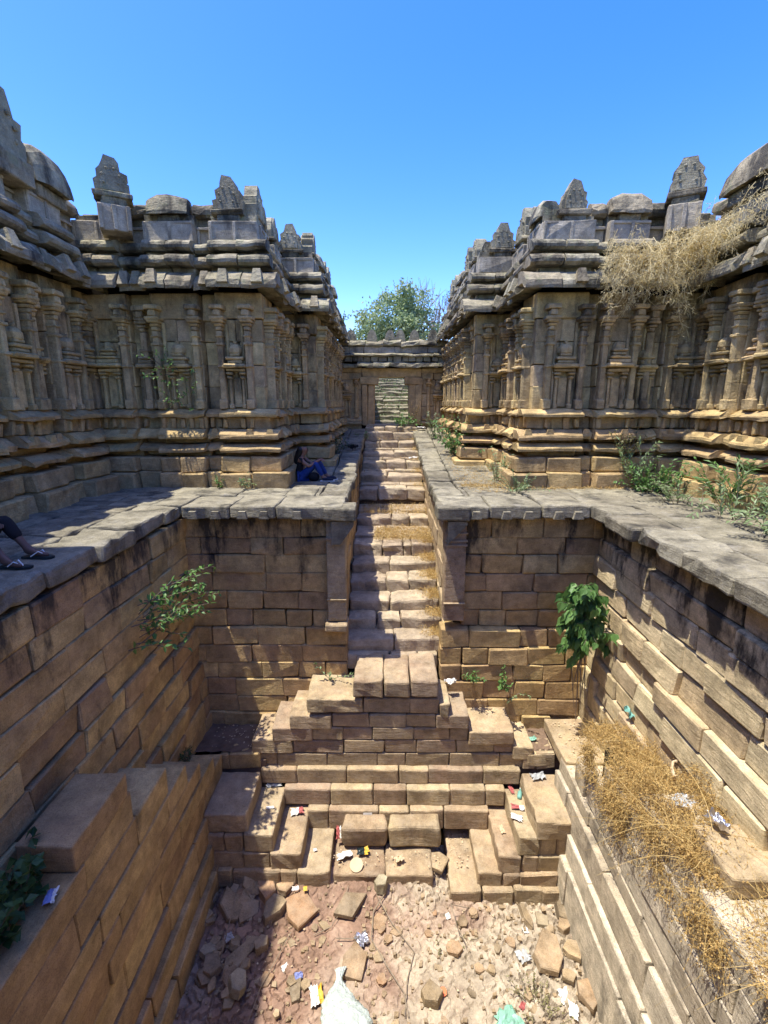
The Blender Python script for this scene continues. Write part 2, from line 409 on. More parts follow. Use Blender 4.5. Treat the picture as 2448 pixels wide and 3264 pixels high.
# pit floor: cracked mud
def pit_floor():
    xs = np.arange(-3.25, 3.26, .018); ys = np.arange(.2, 7.2, .018)
    X, Y = np.meshgrid(xs, ys); Z = np.full_like(X, -6.18)
    Z -= .10 * np.clip((X - .6) / 1.2, 0, 1)
    Z += .05 * np.clip((-X - 1.2) / 1., 0, 1)
    Z += .20 * np.clip((Y - 5.9) / .5, 0, 1) * np.clip((1.0 - X) / .5, 0, 1) * np.clip((X + 2.2) / .8, 0, 1)
    for q in range(26):
        k = rng.normal(0, 1.3 * (1 + .5 * q ** 1.1), 2); Z += np.sin(X * k[0] + Y * k[1] + rng.uniform(0, 6.28)) * .018 / (1 + .6 * q)
    cs = .19; gx = np.floor(X / cs).astype(int); gy = np.floor(Y / cs).astype(int)
    def h(i, j, s): 
        t = np.sin(i * 127.1 + j * 311.7 + s * 74.7) * 43758.5453; return t - np.floor(t)
    wx = X + .03 * np.sin(Y * 21) + .02 * np.sin(Y * 47 + X * 13); wy = Y + .03 * np.sin(X * 19) + .02 * np.sin(X * 51)
    d1 = np.full(X.shape, 9.); d2 = np.full(X.shape, 9.); cid = np.zeros(X.shape)
    for di in (-1, 0, 1):
        for dj in (-1, 0, 1):
            px = (gx + di + h(gx + di, gy + dj, 1)) * cs; py = (gy + dj + h(gx + di, gy + dj, 2)) * cs
            d = np.hypot(wx - px, wy - py); c = h(gx + di, gy + dj, 3)
            cid = np.where(d < d1, c, cid); d2 = np.minimum(d2, np.maximum(d, d1)); d1 = np.minimum(d1, d)
    e = d2 - d1
    crk = np.clip(1 - e / .045, 0, 1)
    amt = np.clip(.35 + .5 * np.sin(X * 1.1 + 1) * np.sin(Y * .9 + .5) + .45 * (X > -.3), .15, 1)
    Z -= np.sqrt(crk) * .065 * amt; Z += (cid - .5) * .024 * amt
    Z += rng.normal(0, .0008, Z.shape)
    V = np.stack([X.ravel(), Y.ravel(), Z.ravel()], 1); nx = len(xs); ny = len(ys)
    i = np.arange(nx - 1); j = np.arange(ny - 1); I, J = np.meshgrid(i, j); a = (J * nx + I).ravel()
    F = np.stack([a, a + 1, a + 1 + nx, a + nx], 1)
    m, N, L, b = newmat('cracked_mud')
    geo = N.new('ShaderNodeNewGeometry'); pos = geo.outputs['Position']
    sp = N.new('ShaderNodeSeparateXYZ'); L.new(pos, sp.inputs[0])
    n1 = noise(N, L, pos, .75, 5, .6)
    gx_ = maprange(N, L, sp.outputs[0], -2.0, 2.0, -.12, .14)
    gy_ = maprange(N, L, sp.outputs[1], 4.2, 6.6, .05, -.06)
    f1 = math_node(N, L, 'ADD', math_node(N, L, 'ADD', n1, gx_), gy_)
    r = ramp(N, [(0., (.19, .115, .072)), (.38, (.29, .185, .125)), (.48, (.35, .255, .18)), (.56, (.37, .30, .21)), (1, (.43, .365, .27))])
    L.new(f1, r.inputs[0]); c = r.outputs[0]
    nf = noise(N, L, pos, 22, 6, .7); c = mixc(N, L, 'MULTIPLY', 1., c, maprange(N, L, nf, .3, .7, .74, 1.22))
    n3 = noise(N, L, pos, 3, 4, .6); c = mixc(N, L, 'MULTIPLY', 1., c, maprange(N, L, n3, .35, .65, .75, 1.15))
    L.new(c, b.inputs['Base Color']); b.inputs['Roughness'].default_value = .95; b.inputs['Specular IOR Level'].default_value = .15
    bp = N.new('ShaderNodeBump'); bp.inputs['Strength'].default_value = .4; bp.inputs['Distance'].default_value = .03
    L.new(nf, bp.inputs['Height']); L.new(bp.outputs[0], b.inputs['Normal'])
    o = place('pit_ground', mesh('pit_ground', V, F, m)); tag(o, 'reddish earth and pale cracked mud on the pit bottom', kind='structure')
    return lambda x, y: float(Z[min(ny - 1, max(0, int((y - .2) / .018))), min(nx - 1, max(0, int((x + 3.25) / .018)))])
floor_z = pit_floor()

# ------------------------------------------------------------------ pit walls
ROWS = stack(-4.55, -.27, .345, .02)
ROWS.reverse()
th = thing('pit_wall', 'shaded ochre stone side wall of the pit under the left walkway', 'wall', (-3.8, 4.3, -4.5))
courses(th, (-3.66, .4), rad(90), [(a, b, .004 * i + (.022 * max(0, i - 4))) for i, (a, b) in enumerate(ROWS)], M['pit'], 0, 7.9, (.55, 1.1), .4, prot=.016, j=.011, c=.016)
core(th, -6.0, -3.83, .4, 8.6, -6.5, -.30)
th = thing('pit_wall', 'sunlit weathered stone side wall of the pit under the right walkway, black stained near its top', 'wall', (4.0, 4.3, -4.5))
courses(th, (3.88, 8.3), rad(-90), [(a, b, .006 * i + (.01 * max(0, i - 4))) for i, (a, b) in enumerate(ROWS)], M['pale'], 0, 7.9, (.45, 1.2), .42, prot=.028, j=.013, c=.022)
core(th, 4.10, 6.2, .4, 8.6, -6.5, -.32)
th = thing('pit_wall', 'end wall of dark ochre blocks left of the main stair', 'wall', (-2.2, 8.6, -4.5))
courses(th, (-3.66, 8.3), 0, [(a, b, (.0 if b > -2.2 else .06 + .008 * (i - 6)), .0 - .14, 2.58 if b > -2.2 else 2.91) for i, (a, b) in enumerate(ROWS)], M['pit'], 0, 2.9, (.5, 1.05), .4, prot=.011, j=.010, c=.016)
core(th, -3.9, -.98, 8.5, 8.95, -6.5, -.30)
endL = th
th = thing('pit_wall', 'end wall of brown blocks right of the main stair', 'wall', (2.6, 8.6, -4.5))
courses(th, (1.03, 8.3), 0, [(a, b, (.0 if b > -2.2 else .13 + .012 * (i - 6)), .40 if b > -2.2 else 0, 3.0) for i, (a, b) in enumerate(ROWS)], M['pit'], 0, 2.86, (.48, 1.0), .4, prot=.013, j=.011, c=.018)
core(th, 1.30, 4.15, 8.5, 8.95, -6.5, -.30)
endR = th
# carved pillars framing the stair, parts of the end walls
def pillar(th, x0, x1, y, carved):
    w = x1 - x0; cx = (x0 + x1) / 2
    p = place('pillar', block('pillar', w, .36, 1.95, M['step'], .015, .008), th, (cx, y + .18, -1.24), 0)
    for z, ww, h in ((.50, .05, .035), (.58, .05, .03), (.72, .05, .03), (-.62, .03, .03)) if carved else ((-.55, .03, .03), (.62, .03, .05)):
        v, f = bx(0, -.18, z, w + ww * .4, .07, h, .006, .002); sub('moulding', mesh('moulding', v, f, M['step']), p)
    v, f = plate_v([(-w / 2 + .02, .0), (w / 2 - .02, .36), (w / 2 - .02, .42), (-w / 2 + .02, .42)] if carved else [(-.06, .0), (.1, .0), (w / 2 + .16, .34), (w / 2 + .16, .42), (-.06, .42)], .14)
    place('bracket', mesh('bracket', v, f, M['coping']), th, (cx, y - .04, -.70), 0)
    place('capital', rough('capital', w + .2, .5, .24, M['coping'], .03, .014), th, (cx + (.10 if x0 < 0 else -.08), y + .08, -.14), 0)
pillar(endL, -1.09, -.74, 8.14, False)
pillar(endR, 1.06, 1.44, 8.14, True)
place('stone', rough('stone', .42, .42, .16, M['step'], .03, .012), endL, (-.93, 8.24, -2.32))
# stair side walls
th = thing('stair_side_wall', 'brown cheek wall along the left side of the main stair', 'wall', (-.95, 13, -2))
courses(th, (-.80, 8.55), rad(90), [(a, b, 0) for a, b in stack(-3.2, -.2, .36)] + [(-.2, .08, 0, 4.2, 9.4), (.08, .45, 0, 7.4, 9.4)], M['pit'], 0, 9.4, (.6, 1.2), .3)
core(th, -2.2, -1.0, 9.0, 18.2, -3.2, -.25)
th = thing('stair_side_wall', 'pale cheek wall along the right side of the main stair', 'wall', (1.25, 13, -2))
courses(th, (1.12, 17.9), rad(-90), [(a, b, 0) for a, b in stack(-3.2, -.2, .36)] + [(-.2, .08, 0, 0, 5.2), (.08, .45, 0, 0, 2.)], M['step'], 0, 9.3, (.6, 1.2), .3)
core(th, 1.30, 2.6, 9.0, 18.2, -3.2, -.25)

# lower pit walls
th = thing('lower_pit_wall', 'dark ochre lower wall with a stepped ledge at the left of the pit floor', 'wall', (-3.2, 4, -6.4))
LX = -3.02
rows = [(-6.5, -5.72, .25), (-5.72, -5.34, .17), (-5.34, -4.86, .09)]
for (a, b, s1) in ((-4.86, -4.40, 6.9), (-4.40, -4.08, 6.5), (-4.08, -3.77, 6.0), (-3.77, -3.42, 5.55), (-3.42, -3.0, 5.0), (-3.0, -2.62, 4.2)):
    rows.append((a, b, .05 if a < -4.8 else .07, 0, s1))
courses(th, (LX, .4), rad(90), rows, M['pitlow'], 0, 6.9, (.8, 1.8), .62, prot=.007, j=.009, c=.012)
place('ledge_block', rough('ledge_block', .56, .92, .30, M['pitlow'], .02, .008), th, (-3.22, 4.06, -2.46))
core(th, -3.8, -3.25, .4, 6.9, -6.5, -4.7); courses(th, (0, 7.36), 0, [(-4.80, -4.47, 0, -3.05, -2.3)], M['pitlow'], 0, 1, (.3, .5), .5)
th = thing('lower_pit_wall', 'pale grey laminated lower wall with stepped foot at the right of the pit floor', 'wall', (3.3, 4, -6.4))
rows = [(-6.6, -5.45, .20), (-5.45, -5.02, .14), (-5.02, -4.50, .08), (-4.50, -4.24, .01), (-4.24, -3.92, 0, 1.25, 7.2), (-3.92, -3.58, 0, 1.5, 7.2), (-3.58, -3.22, -.02, 1.7, 7.2), (-3.22, -2.90, -.03, 2.5, 7.2)]
courses(th, (3.06, 7.4), rad(-90), rows, M['palelow'], .3, 7.0, (.8, 1.8), .85, prot=.008, j=.008, c=.012, jt=.008)
core(th, 3.32, 3.9, .4, 6.2, -6.5, -3.35)
place('ledge_slab', rough('ledge_slab', .72, 1.15, .22, M['step'], .02, .012), th, (3.40, 7.45, -4.30))
place('stone', rough('stone', .40, .42, .26, M['step'], .03, .014), th, (2.78, 7.62, -4.62))
place('stone', rough('stone', .22, .40, .62, M['palelow'], .03, .014), th, (3.18, 6.42, -4.14))
place('ledge_block', rough('ledge_block', .60, .62, .24, M['step'], .025, .012), th, (3.58, 3.93, -2.80))
courses(th, (0, 7.42), 0, [(-4.82, -4.47, 0, 2.5, 3.1)], M['step'], 0, 1, (.3, .5), .4)
core(th, 2.35, 3.25, 7.46, 8.2, -6.5, -4.62, 'core', M['soil']); core(th, -3.3, -2.2, 7.4, 8.2, -6.5, -4.62, 'core', M['soil'])
# earth on the small corner ledges
def ground_patch(name, x0, x1, y0, y1, z, mat, label):
    xs = np.linspace(x0, x1, 14); ys = np.linspace(y0, y1, 14); X, Y = np.meshgrid(xs, ys)
    Z = z + rng.normal(0, .012, X.shape); V = np.stack([X.ravel(), Y.ravel(), Z.ravel()], 1)
    F = [[r * 14 + c, r * 14 + c + 1, (r + 1) * 14 + c + 1, (r + 1) * 14 + c] for r in range(13) for c in range(13)]
    return tag(place(name, mesh(name, V, F, mat)), label, kind='structure')
ground_patch('ledge_soil', -3.6, -2.3, 7.42, 8.3, -4.46, M['soil'], 'dark earth on the ledge at the foot of the left end wall')
ground_patch('ledge_soil', 2.5, 3.2, 7.5, 8.3, -4.46, M['soil'], 'earth on the ledge at the foot of the right end wall')

# landing and double stair in front of the main stair
th = thing('landing', 'sunlit stepped stone landing with small side stairs at the foot of the main stair', 'landing', (0, 7.8, -4.8))
for x0, x1, yo, r2 in ((-.57, -.06, .02, .03), (-.04, .41, 0., .05), (.43, .92, .03, .04)):
    place('landing_slab', rough('landing_slab', x1 - x0, .98, .31, M['step'], r2 * .8, .012, .14), th, ((x0 + x1) / 2, 7.86 + yo, -3.155))
for x0, x1 in ((-.85, .05), (.08, .6), (.62, 1.0)):
    place('landing_slab', rough('landing_slab', x1 - x0 - .01, .62, .3, M['stair'], .03, .012), th, ((x0 + x1) / 2, 8.62, -3.16 + rnd.uniform(-.01, .01)))
LR = [(-3.68, -3.37, -1.42, 1.13, -.42, .95), (-3.96, -3.69, -1.73, 1.48, -.98, .90), (-4.22, -3.97, -2.07, 2.31, -1.35, 1.50), (-4.49, -4.23, -2.44, 2.67, -1.72, 2.32), (-4.80, -4.50, -2.34, 2.76, -2.0, 2.5)]
for k, (z0, z1, xa, xb, ia, ib) in enumerate(LR):
    ztl = z1 + (0, -.02, .01, .02, 0)[k]; ztr = z1 + (-.08, -.0, -.05, -.11, 0)[k]
    if k < 4:
        place('stair_block', rough('stair_block', ia - xa, .80, .27, M['step'], .022, .012, .13), th, ((xa + ia) / 2, 7.81, ztl - .135))
        place('stair_block', rough('stair_block', xb - ib, .80, .27, M['step'], .022, .012, .13), th, ((xb + ib) / 2, 7.81, ztr - .135))
        courses(th, (0, 7.45), 0, [(z0, z1, 0, ia + .01, ib - .01)], M['step'], 0, 1, (.5, .95), .6, prot=.005, j=.006, c=.014, jt=.010)
    else:
        courses(th, (0, 7.45), 0, [(z0, z1, .01, xa, xb)], M['step'], 0, 1, (.5, .95), .6, prot=.005, j=.006, c=.014, jt=.010)
core(th, -2.2, 2.4, 7.7, 8.25, -6.5, -4.5); core(th, -1.2, 1.0, 7.65, 8.4, -4.6, -3.7)

# broad front steps below the landing
th = thing('front_steps', 'three broad shallow stone steps below the landing', 'steps', (0, 7.2, -6))
courses(th, (0, 7.33), 0, [(-5.06, -4.75, 0, -2.28, 2.45)], M['step'], 0, 1, (.5, 1.1), .5, prot=.004, j=.008, worn=True, amp=.008, jt=.008)
courses(th, (0, 7.19), 0, [(-5.40, -5.05, 0, -1.86, 2.16)], M['step'], 0, 1, (.5, 1.1), .5, prot=.004, j=.008, worn=True, amp=.008, jt=.008)
courses(th, (0, 7.06), 0, [(-5.80, -5.38, 0, -1.42, 1.85)], M['step'], 0, 1, (.5, 1.1), .5, prot=.004, j=.008, worn=True, amp=.008, jt=.008)
for x0, x1 in ((-.77, .02), (.03, .94)):
    place('step_block', rough('step_block', x1 - x0 - .01, .34, .40, M['step'], .05, .018, .13), th, ((x0 + x1) / 2, 6.92, -5.64))
for x0, x1 in ((-.88, -.02), (-.01, .78)):
    place('step_block', rough('step_block', x1 - x0, .62, .36, M['step'], .03, .012, .13), th, ((x0 + x1) / 2, 6.60, -6.07))
core(th, -2.2, 2.3, 7.46, 7.6, -6.5, -5.1)

# corner steps
def corner_steps(label, edges, tops, xw, sgn, yf):
    th = thing('corner_steps', label, 'steps', (xw, 6.8, -6.4))
    prev = xw
    for k, (e, t) in enumerate(zip(edges, tops)):
        tb = tops[k + 1] if k + 1 < len(tops) else -6.5
        hgt = min(.36, t - tb + .06); y0 = yf[k]
        xa, xb = sorted((prev - sgn * .06 if k else xw, e))
        place('step_block', rough('step_block', xb - xa, 7.32 - y0, hgt, M['step'], .028, .014, .13), th, ((xa + xb) / 2, (y0 + 7.32) / 2, t - hgt / 2))
        if k + 1 < len(tops) or True:
            fa, fb = sorted((xw, prev - sgn * .07)) if k else (0, 0)
            if k: courses(th, (0, y0), 0, [(t - hgt, t - .012, -.01 - .0 * k, fa, fb)], M['step'], 0, 1, (.4, .8), .5, prot=.008)
        prev = e
    a, b = sorted((xw, edges[-1] - sgn * .1)); core(th, a, b, 6.75, 7.5, -6.55, tops[-1] - .2)
    a, b = sorted((xw, edges[1])); core(th, a, b, 6.8, 7.5, -6.0, tops[1] - .4)
corner_steps('four stone corner steps half in shade at the left of the pit', [-2.28, -1.85, -1.40, -.93], [-4.79, -5.12, -5.46, -5.77], -3.0, 1, [6.38, 6.33, 6.30, 6.24])
corner_steps('five sunlit stone corner steps descending at the right of the pit', [2.43, 2.16, 1.85, 1.51, 1.06], [-4.80, -5.13, -5.47, -5.78, -6.02], 3.05, -1, [6.27, 6.30, 6.27, 6.23, 6.14])

# ------------------------------------------------------------------ main stair
NO = [(-2.738, 8.42), (-2.49, 8.86), (-2.259, 9.23), (-2.028, 9.75), (-1.796, 10.28), (-1.523, 10.8), (-1.20, 12.2), (-.692, 13.5), (-.401, 14.4), (-.107, 15.2), (.149, 15.9), (.432, 16.6), (.70, 17.3), (.88, 17.9)]
th = thing('main_stair', 'long worn stone stair rising between the walkways to the gate', 'staircase', (.15, 13, -3))
for k, (z, y) in enumerate(NO):
    yn = NO[k + 1][1] if k + 1 < len(NO) else 18.6
    cuts = sorted([-.80, 1.12] + [-.80 + 1.92 * t + rnd.uniform(-.2, .2) for t in ((.33, .66) if k % 2 else (.5,))] + ([.6] if k in (5, 6) else []))
    for a, b in zip(cuts[:-1], cuts[1:]):
        d = min(.62, yn - y + .22); h = .34
        dz = rnd.uniform(-.025, .012)
        place('step_stone', rough('step_stone', b - a - .014, d, h, M['stair'], .045, .022, .13), th, ((a + b) / 2, y + d / 2 + rnd.uniform(-.025, .03), z - h / 2 + dz), rnd.gauss(0, .012), rx=rnd.gauss(.0, .012))
    rest = yn - y - .55
    if rest > .15:       # paving behind the nosing stones on the deep treads
        ncut = max(1, round(rest / .6))
        for q in range(ncut):
            ya = y + .60 + rest * q / ncut; yb = y + .60 + rest * (q + 1) / ncut; rise = .06 * (q + 1) / ncut
            cs = sorted([-.80, 1.12] + [-.8 + 1.92 * rnd.uniform(.3, .7)])
            for a, b in zip(cs[:-1], cs[1:]):
                place('paving_stone', rough('paving_stone', b - a - .02, yb - ya - .01, .2, M['stair'], .03, .014), th, ((a + b) / 2, (ya + yb) / 2, z - .1 + rise), rx=.05)
bed = []
for k, (z, y) in enumerate(NO):
    yn = NO[k + 1][1] if k + 1 < len(NO) else 18.7
    bed.append(bx(.16, (y + yn) / 2 + .2, z - .6, 2.3, yn - y + .02, 1., .001, 0))
v, f = join(bed); place('stair_bed', mesh('stair_bed', v, f, M['soil']), th, (0, 0, 0))

# ------------------------------------------------------------------ walkways
zwalk = lambda y: 0. if y < 10.8 else .112 * (y - 10.8)
def slab(th, x0, x1, y0, y1, t=.2, mat=None, r=.03, amp=.014, name='flagstone', z=None, jt=.014):
    cy = (y0 + y1) / 2; rx = math.atan(.112) if cy > 10.8 else 0
    zz = (zwalk(cy) if z is None else z) - t / 2 + rnd.gauss(0, .006)
    place(name, rough(name, x1 - x0 - jt, y1 - y0 - jt, t, mat or M['coping'], r, amp, .2), th, ((x0 + x1) / 2, cy, zz), rnd.gauss(0, .006), rx=rx + rnd.gauss(0, .004), ry=rnd.gauss(0, .004))
def run(a, b, lr):
    e = [a]
    while e[-1] < b - .01:
        l = rnd.uniform(*lr)
        e.append(b if b - e[-1] - l < lr[0] * .6 else e[-1] + l)
    return list(zip(e[:-1], e[1:]))
def walkway(label, xe, xin, xw, gate_edge, gate_in, sgn):
    o = bpy.data.objects.new('walkway', None); COL.objects.link(o); WL[o.name] = Vector((0, 0, 0)); tag(o, label, kind='structure')
    S = lambda p, q: (min(p, q), max(p, q))
    for y0, y1 in run(-2.0, 8.1, (.75, 1.25)):
        e = xe + sgn * rnd.uniform(-.05, .05)
        slab(o, *S(e, xin), y0, y1, .22, None, .035, .022, 'coping_stone')
    for y0, y1 in run(-2.0, 8.1, (.9, 1.5)):
        mid = xin + (xw - xin) * rnd.uniform(.4, .6)
        slab(o, *S(xin, mid), y0, y1); slab(o, *S(mid, xw), y0, y1)
    # front strip over the end wall
    for x0, x1 in run(min(xe, gate_edge) if sgn > 0 else gate_edge, max(xe, gate_edge) if sgn > 0 else xe, (.7, .95)):
        slab(o, x0, x1, 8.02 + rnd.uniform(-.02, .02), 9.0, .23, None, .03, .014, 'coping_stone')
        for q in range(2):        # carved eave teeth under the lip
            xx = x0 + (x1 - x0) * (.3 + .45 * q) + rnd.uniform(-.04, .04)
            v, f = plate_v([(-.09, 0), (.09, 0), (.06, .13), (-.06, .13)], .07)
            place('eave_tooth', mesh('eave_tooth', v, f, M['coping']), o, (xx, 8.0, -.22))
    for x0, x1 in run(*S(xe, xw), (.7, 1.1)): slab(o, x0, x1, 8.1, 9.0)
    for x0, x1 in run(*S(gate_in, xw), (.7, 1.2)): slab(o, x0, x1, 9.0, 9.95)
    # along the stair
    for y0, y1 in run(9.0, 10.8, (.6, .95)) + run(10.8, 18.0, (.6, 1.0)):
        slab(o, *S(gate_edge, gate_edge - sgn * .55), y0, y1, .24, None, .05, .022, 'coping_stone')
    for y0, y1 in run(9.95, 10.8, (.7, 1.0)) + run(10.8, 18.2, (.8, 1.2)): slab(o, *S(gate_edge - sgn * .55, gate_in - sgn * .35 if False else gate_edge - sgn * 2.1), y0, y1)
    slab(o, *S(gate_edge - sgn * .55, gate_in), 9.0, 9.95)
    return o
wkL = walkway('grey paved walkway in shade along the left side of the pit', -3.60, -4.35, -5.75, -.76, -1.4, 1)
wkR = walkway('grey paved walkway in sun along the right side of the pit', 3.56, 4.28, 6.05, .96, 1.6, -1)
# walkway behind the viewer closes the pit
o = bpy.data.objects.new('walkway', None); COL.objects.link(o); WL[o.name] = Vector((0, 0, 0)); tag(o, 'paved walkway at the near end of the pit', kind='structure')
for x0, x1 in run(-3.6, 3.4, (.8, 1.2)): slab(o, x0, x1, -.9, .3)
core(o, -3.6, 3.5, -3., .32, -6.5, -.22, 'retaining_block', M['pit'])

# ------------------------------------------------------------------ carved galleries
P_SLAB = lambda z0, z1, o: [(-.15, z0 + .02), (o - .14, z0 + .02), (o - .01, z0), (o, z0 + .05), (o - .01, z0 + .45 * (z1 - z0)), (o - .16, z1), (-.15, z1)]
def P_EAVE(z0, z1, o):
    h = z1 - z0
    return [(-.1, z0 + .12), (o - .22, z0 + .12), (o - .07, z0 + .01), (o - .02, z0), (o, z0 + .05), (o - .01, z0 + .14), (o - .05, z0 + .50 * h), (o - .12, z0 + .72 * h), (o - .21, z0 + .90 * h), (o - .33, z1), (-.1, z1)]
def P_ROLL(z0, z1, o):
    h = z1 - z0
    return [(-.1, z0), (o - .08, z0), (o - .01, z0 + .18 * h), (o, z0 + .42 * h), (o - .02, z0 + .64 * h), (o - .07, z0 + .84 * h), (o - .15, z0 + .96 * h), (o - .22, z1), (-.1, z1)]

def shrine_mesh(w, mat, k):
    """miniature shrine relief: two colonnettes, eave, stepped roof, dome"""
    h = w / 2; s = []
    for x in (-h * .55, h * .55):
        s.append(bx(x, -.04, 1.96, .055, .09, .68)); s.append(bx(x, -.05, 2.26, .10, .12, .05)); s.append(bx(x, -.05, 2.34, .14, .13, .05)); s.append(bx(x, -.045, 1.68, .09, .11, .10))
    s.append(bx(0, -.02, 1.96, w * .34, .05, .60)); s.append(bx(0, -.05, 2.41, w * .82, .14, .06))
    if k == 0:
        s.append(bx(0, -.09, 2.50, w, .22, .09, .03)); s.append(bx(0, -.07, 2.585, w * .80, .16, .07)); s.append(bx(0, -.08, 2.66, w * .72, .17, .05, .02))
        s.append(bx(0, -.05, 2.73, w * .5, .13, .07)); s.append(bx(0, -.06, 2.80, w * .55, .15, .05, .02)); s.append(sphere_v((0, -.03, 2.85), (w * .24, .1, .13), 8, 5))
    elif k == 1:
        s.append(bx(0, -.09, 2.49, w * .95, .20, .08, .03)); s.append(bx(0, -.06, 2.57, w * .6, .14, .06)); s.append(bx(0, -.07, 2.64, w * .75, .16, .06, .02))
        s.append(bx(0, -.05, 2.71, w * .42, .12, .06)); s.append(sphere_v((0, -.03, 2.80), (w * .3, .11, .14), 8, 5)); s.append(bx(0, -.04, 2.95, .06, .08, .08))
    else:
        s.append(bx(0, -.08, 2.48, w * .9, .2, .09, .03))
        for x in (-w * .27, 0, w * .27): s.append(bx(x, -.06, 2.58, .08, .13, .09))
        s.append(bx(0, -.06, 2.67, w * .7, .15, .06, .02)); s.append(sphere_v((0, -.02, 2.70), (w * .33, .11, .17), 8, 5))
    v, f = join(s); v[:, 2] -= 1.62; v[:, 1] *= 1.45
    return mesh('niche_shrine', v, f, mat)
SHR = {}
def shrine(w, mk, k):
    key = (round(w / .06), mk, k)
    if key not in SHR: SHR[key] = shrine_mesh(round(w / .06) * .06, M[mk], k)
    return SHR[key]
PIL = {}
def pil_mesh(mk, k):
    if (mk, k) in PIL: return PIL[(mk, k)]
    s = [bx(0, -.05, .78, .125, .13, 1.56, .015, .006), bx(0, -.06, .10, .17, .16, .2, .015, .006)]
    if k: s += [bx(0, -.06, .86, .15, .15, .05), bx(0, -.06, 1.30, .155, .15, .06), bx(0, -.06, 1.45, .15, .15, .03)]
    va, fa = join(s); va[:, 1] *= 1.5; a = mesh('pilaster', va, fa, M[mk])
    t = [bx(0, -.065, 1.60, .11, .14, .07), bx(0, -.075, 1.67, .17, .17, .06, .02), bx(0, -.085, 1.735, .24, .2, .05, .012), bx(0, -.095, 1.79, .20 + .1 * k, .2, .06), bx(0, -.10, 1.885, .15, .2, .15, .02), bx(0, -.11, 2.0, .27, .22, .09, .015)]
    vb, fb = join(t); vb[:, 1] *= 1.35; b = mesh('capital', vb, fb, M[mk]); PIL[(mk, k)] = (a, b); return a, b

CREST = [
    [(-.30, 0), (.30, 0), (.33, .20), (.25, .25), (.28, .40), (.17, .43), (.16, .55), (.10, .66), (-.09, .67), (-.15, .56), (-.16, .46), (-.27, .42), (-.24, .26), (-.33, .22)],
    [(-.27, 0), (.27, 0), (.29, .16), (.22, .30), (.25, .36), (.16, .46), (.12, .58), (-.11, .57), (-.17, .45), (-.24, .37), (-.21, .30), (-.28, .17)],
    [(-.31, 0), (.31, 0), (.30, .22), (.24, .42), (.15, .56), (.02, .63), (-.12, .58), (-.23, .44), (-.30, .2)],
    [(-.22, 0), (.22, 0), (.24, .14), (.16, .22), (.18, .34), (.08, .46), (-.06, .47), (-.17, .33), (-.15, .22), (-.23, .13)],
]
def crest_v(k, s=1., t=.26):
    poly = [(x * s + rnd.gauss(0, .012), z * s + rnd.gauss(0, .012) * (z > 0)) for x, z in CREST[k]]
    parts = [plate_v(poly, t), plate_v([(x * .62, z * .7 + .04) for x, z in CREST[2]], t + .07)]
    for a in np.linspace(-2.2, 2.2, 6): parts.append(sphere_v((math.sin(a) * .16 * s, -t / 2 - .03, .28 * s + math.cos(a) * .17 * s), .03 * s, 6, 4))
    return join(parts)
def dome_v(w, h, d):
    prof = [(d, 0.04), (d + .03, .0), (d + .04, .06), (d, h * .45), (d * .8, h * .78), (d * .45, h * .96), (0, h), (-d * .5, h * .96), (-d, h * .5), (-d - .02, 0.0)]
    V, F = extr_v(prof, w, 5, .012, .01)
    k = np.abs(V[:, 0]) / (w / 2); V[:, 2] *= 1 - .22 * k ** 3; V[:, 1] *= 1 - .15 * k ** 3
    parts = [(V, F)]
    return join(parts)

def piece(th, nm, prof, O, a, s0, s1, mk, j=.013, split=1.1):
    """a run of moulding from s0 to s1, split into stones"""
    u, n = frame(a); L = s1 - s0; k = max(1, round(L / split))
    for i in range(k):
        l = L / k; c = Vector((O[0], O[1], 0)) + u * (s0 + l * (i + .5)) + n * rnd.gauss(0, .012 if mk != 'top' else .016)
        place(nm, extr(nm, prof, l - .014, M[mk], 4, j), th, (c.x, c.y, rnd.gauss(0, .006)), a + rnd.gauss(0, .006))
def boxpiece(th, nm, O, a, s0, s1, z0, z1, out, mk, depth=.4, split=1.0, c=.02, j=.012):
    u, n = frame(a); L = s1 - s0; k = max(1, round(L / split)); cut = [s0 + L * i / k + (rnd.uniform(-.08, .08) if 0 < i < k else 0) for i in range(k + 1)]
    for p, q in zip(cut[:-1], cut[1:]):
        cc = Vector((O[0], O[1], 0)) + u * ((p + q) / 2) + n * (out - depth / 2 + rnd.gauss(0, .010))
        place(nm, block(nm, q - p - .01, depth, z1 - z0 - .008, M[mk], c, j), th, (cc.x, cc.y, (z0 + z1) / 2), a)

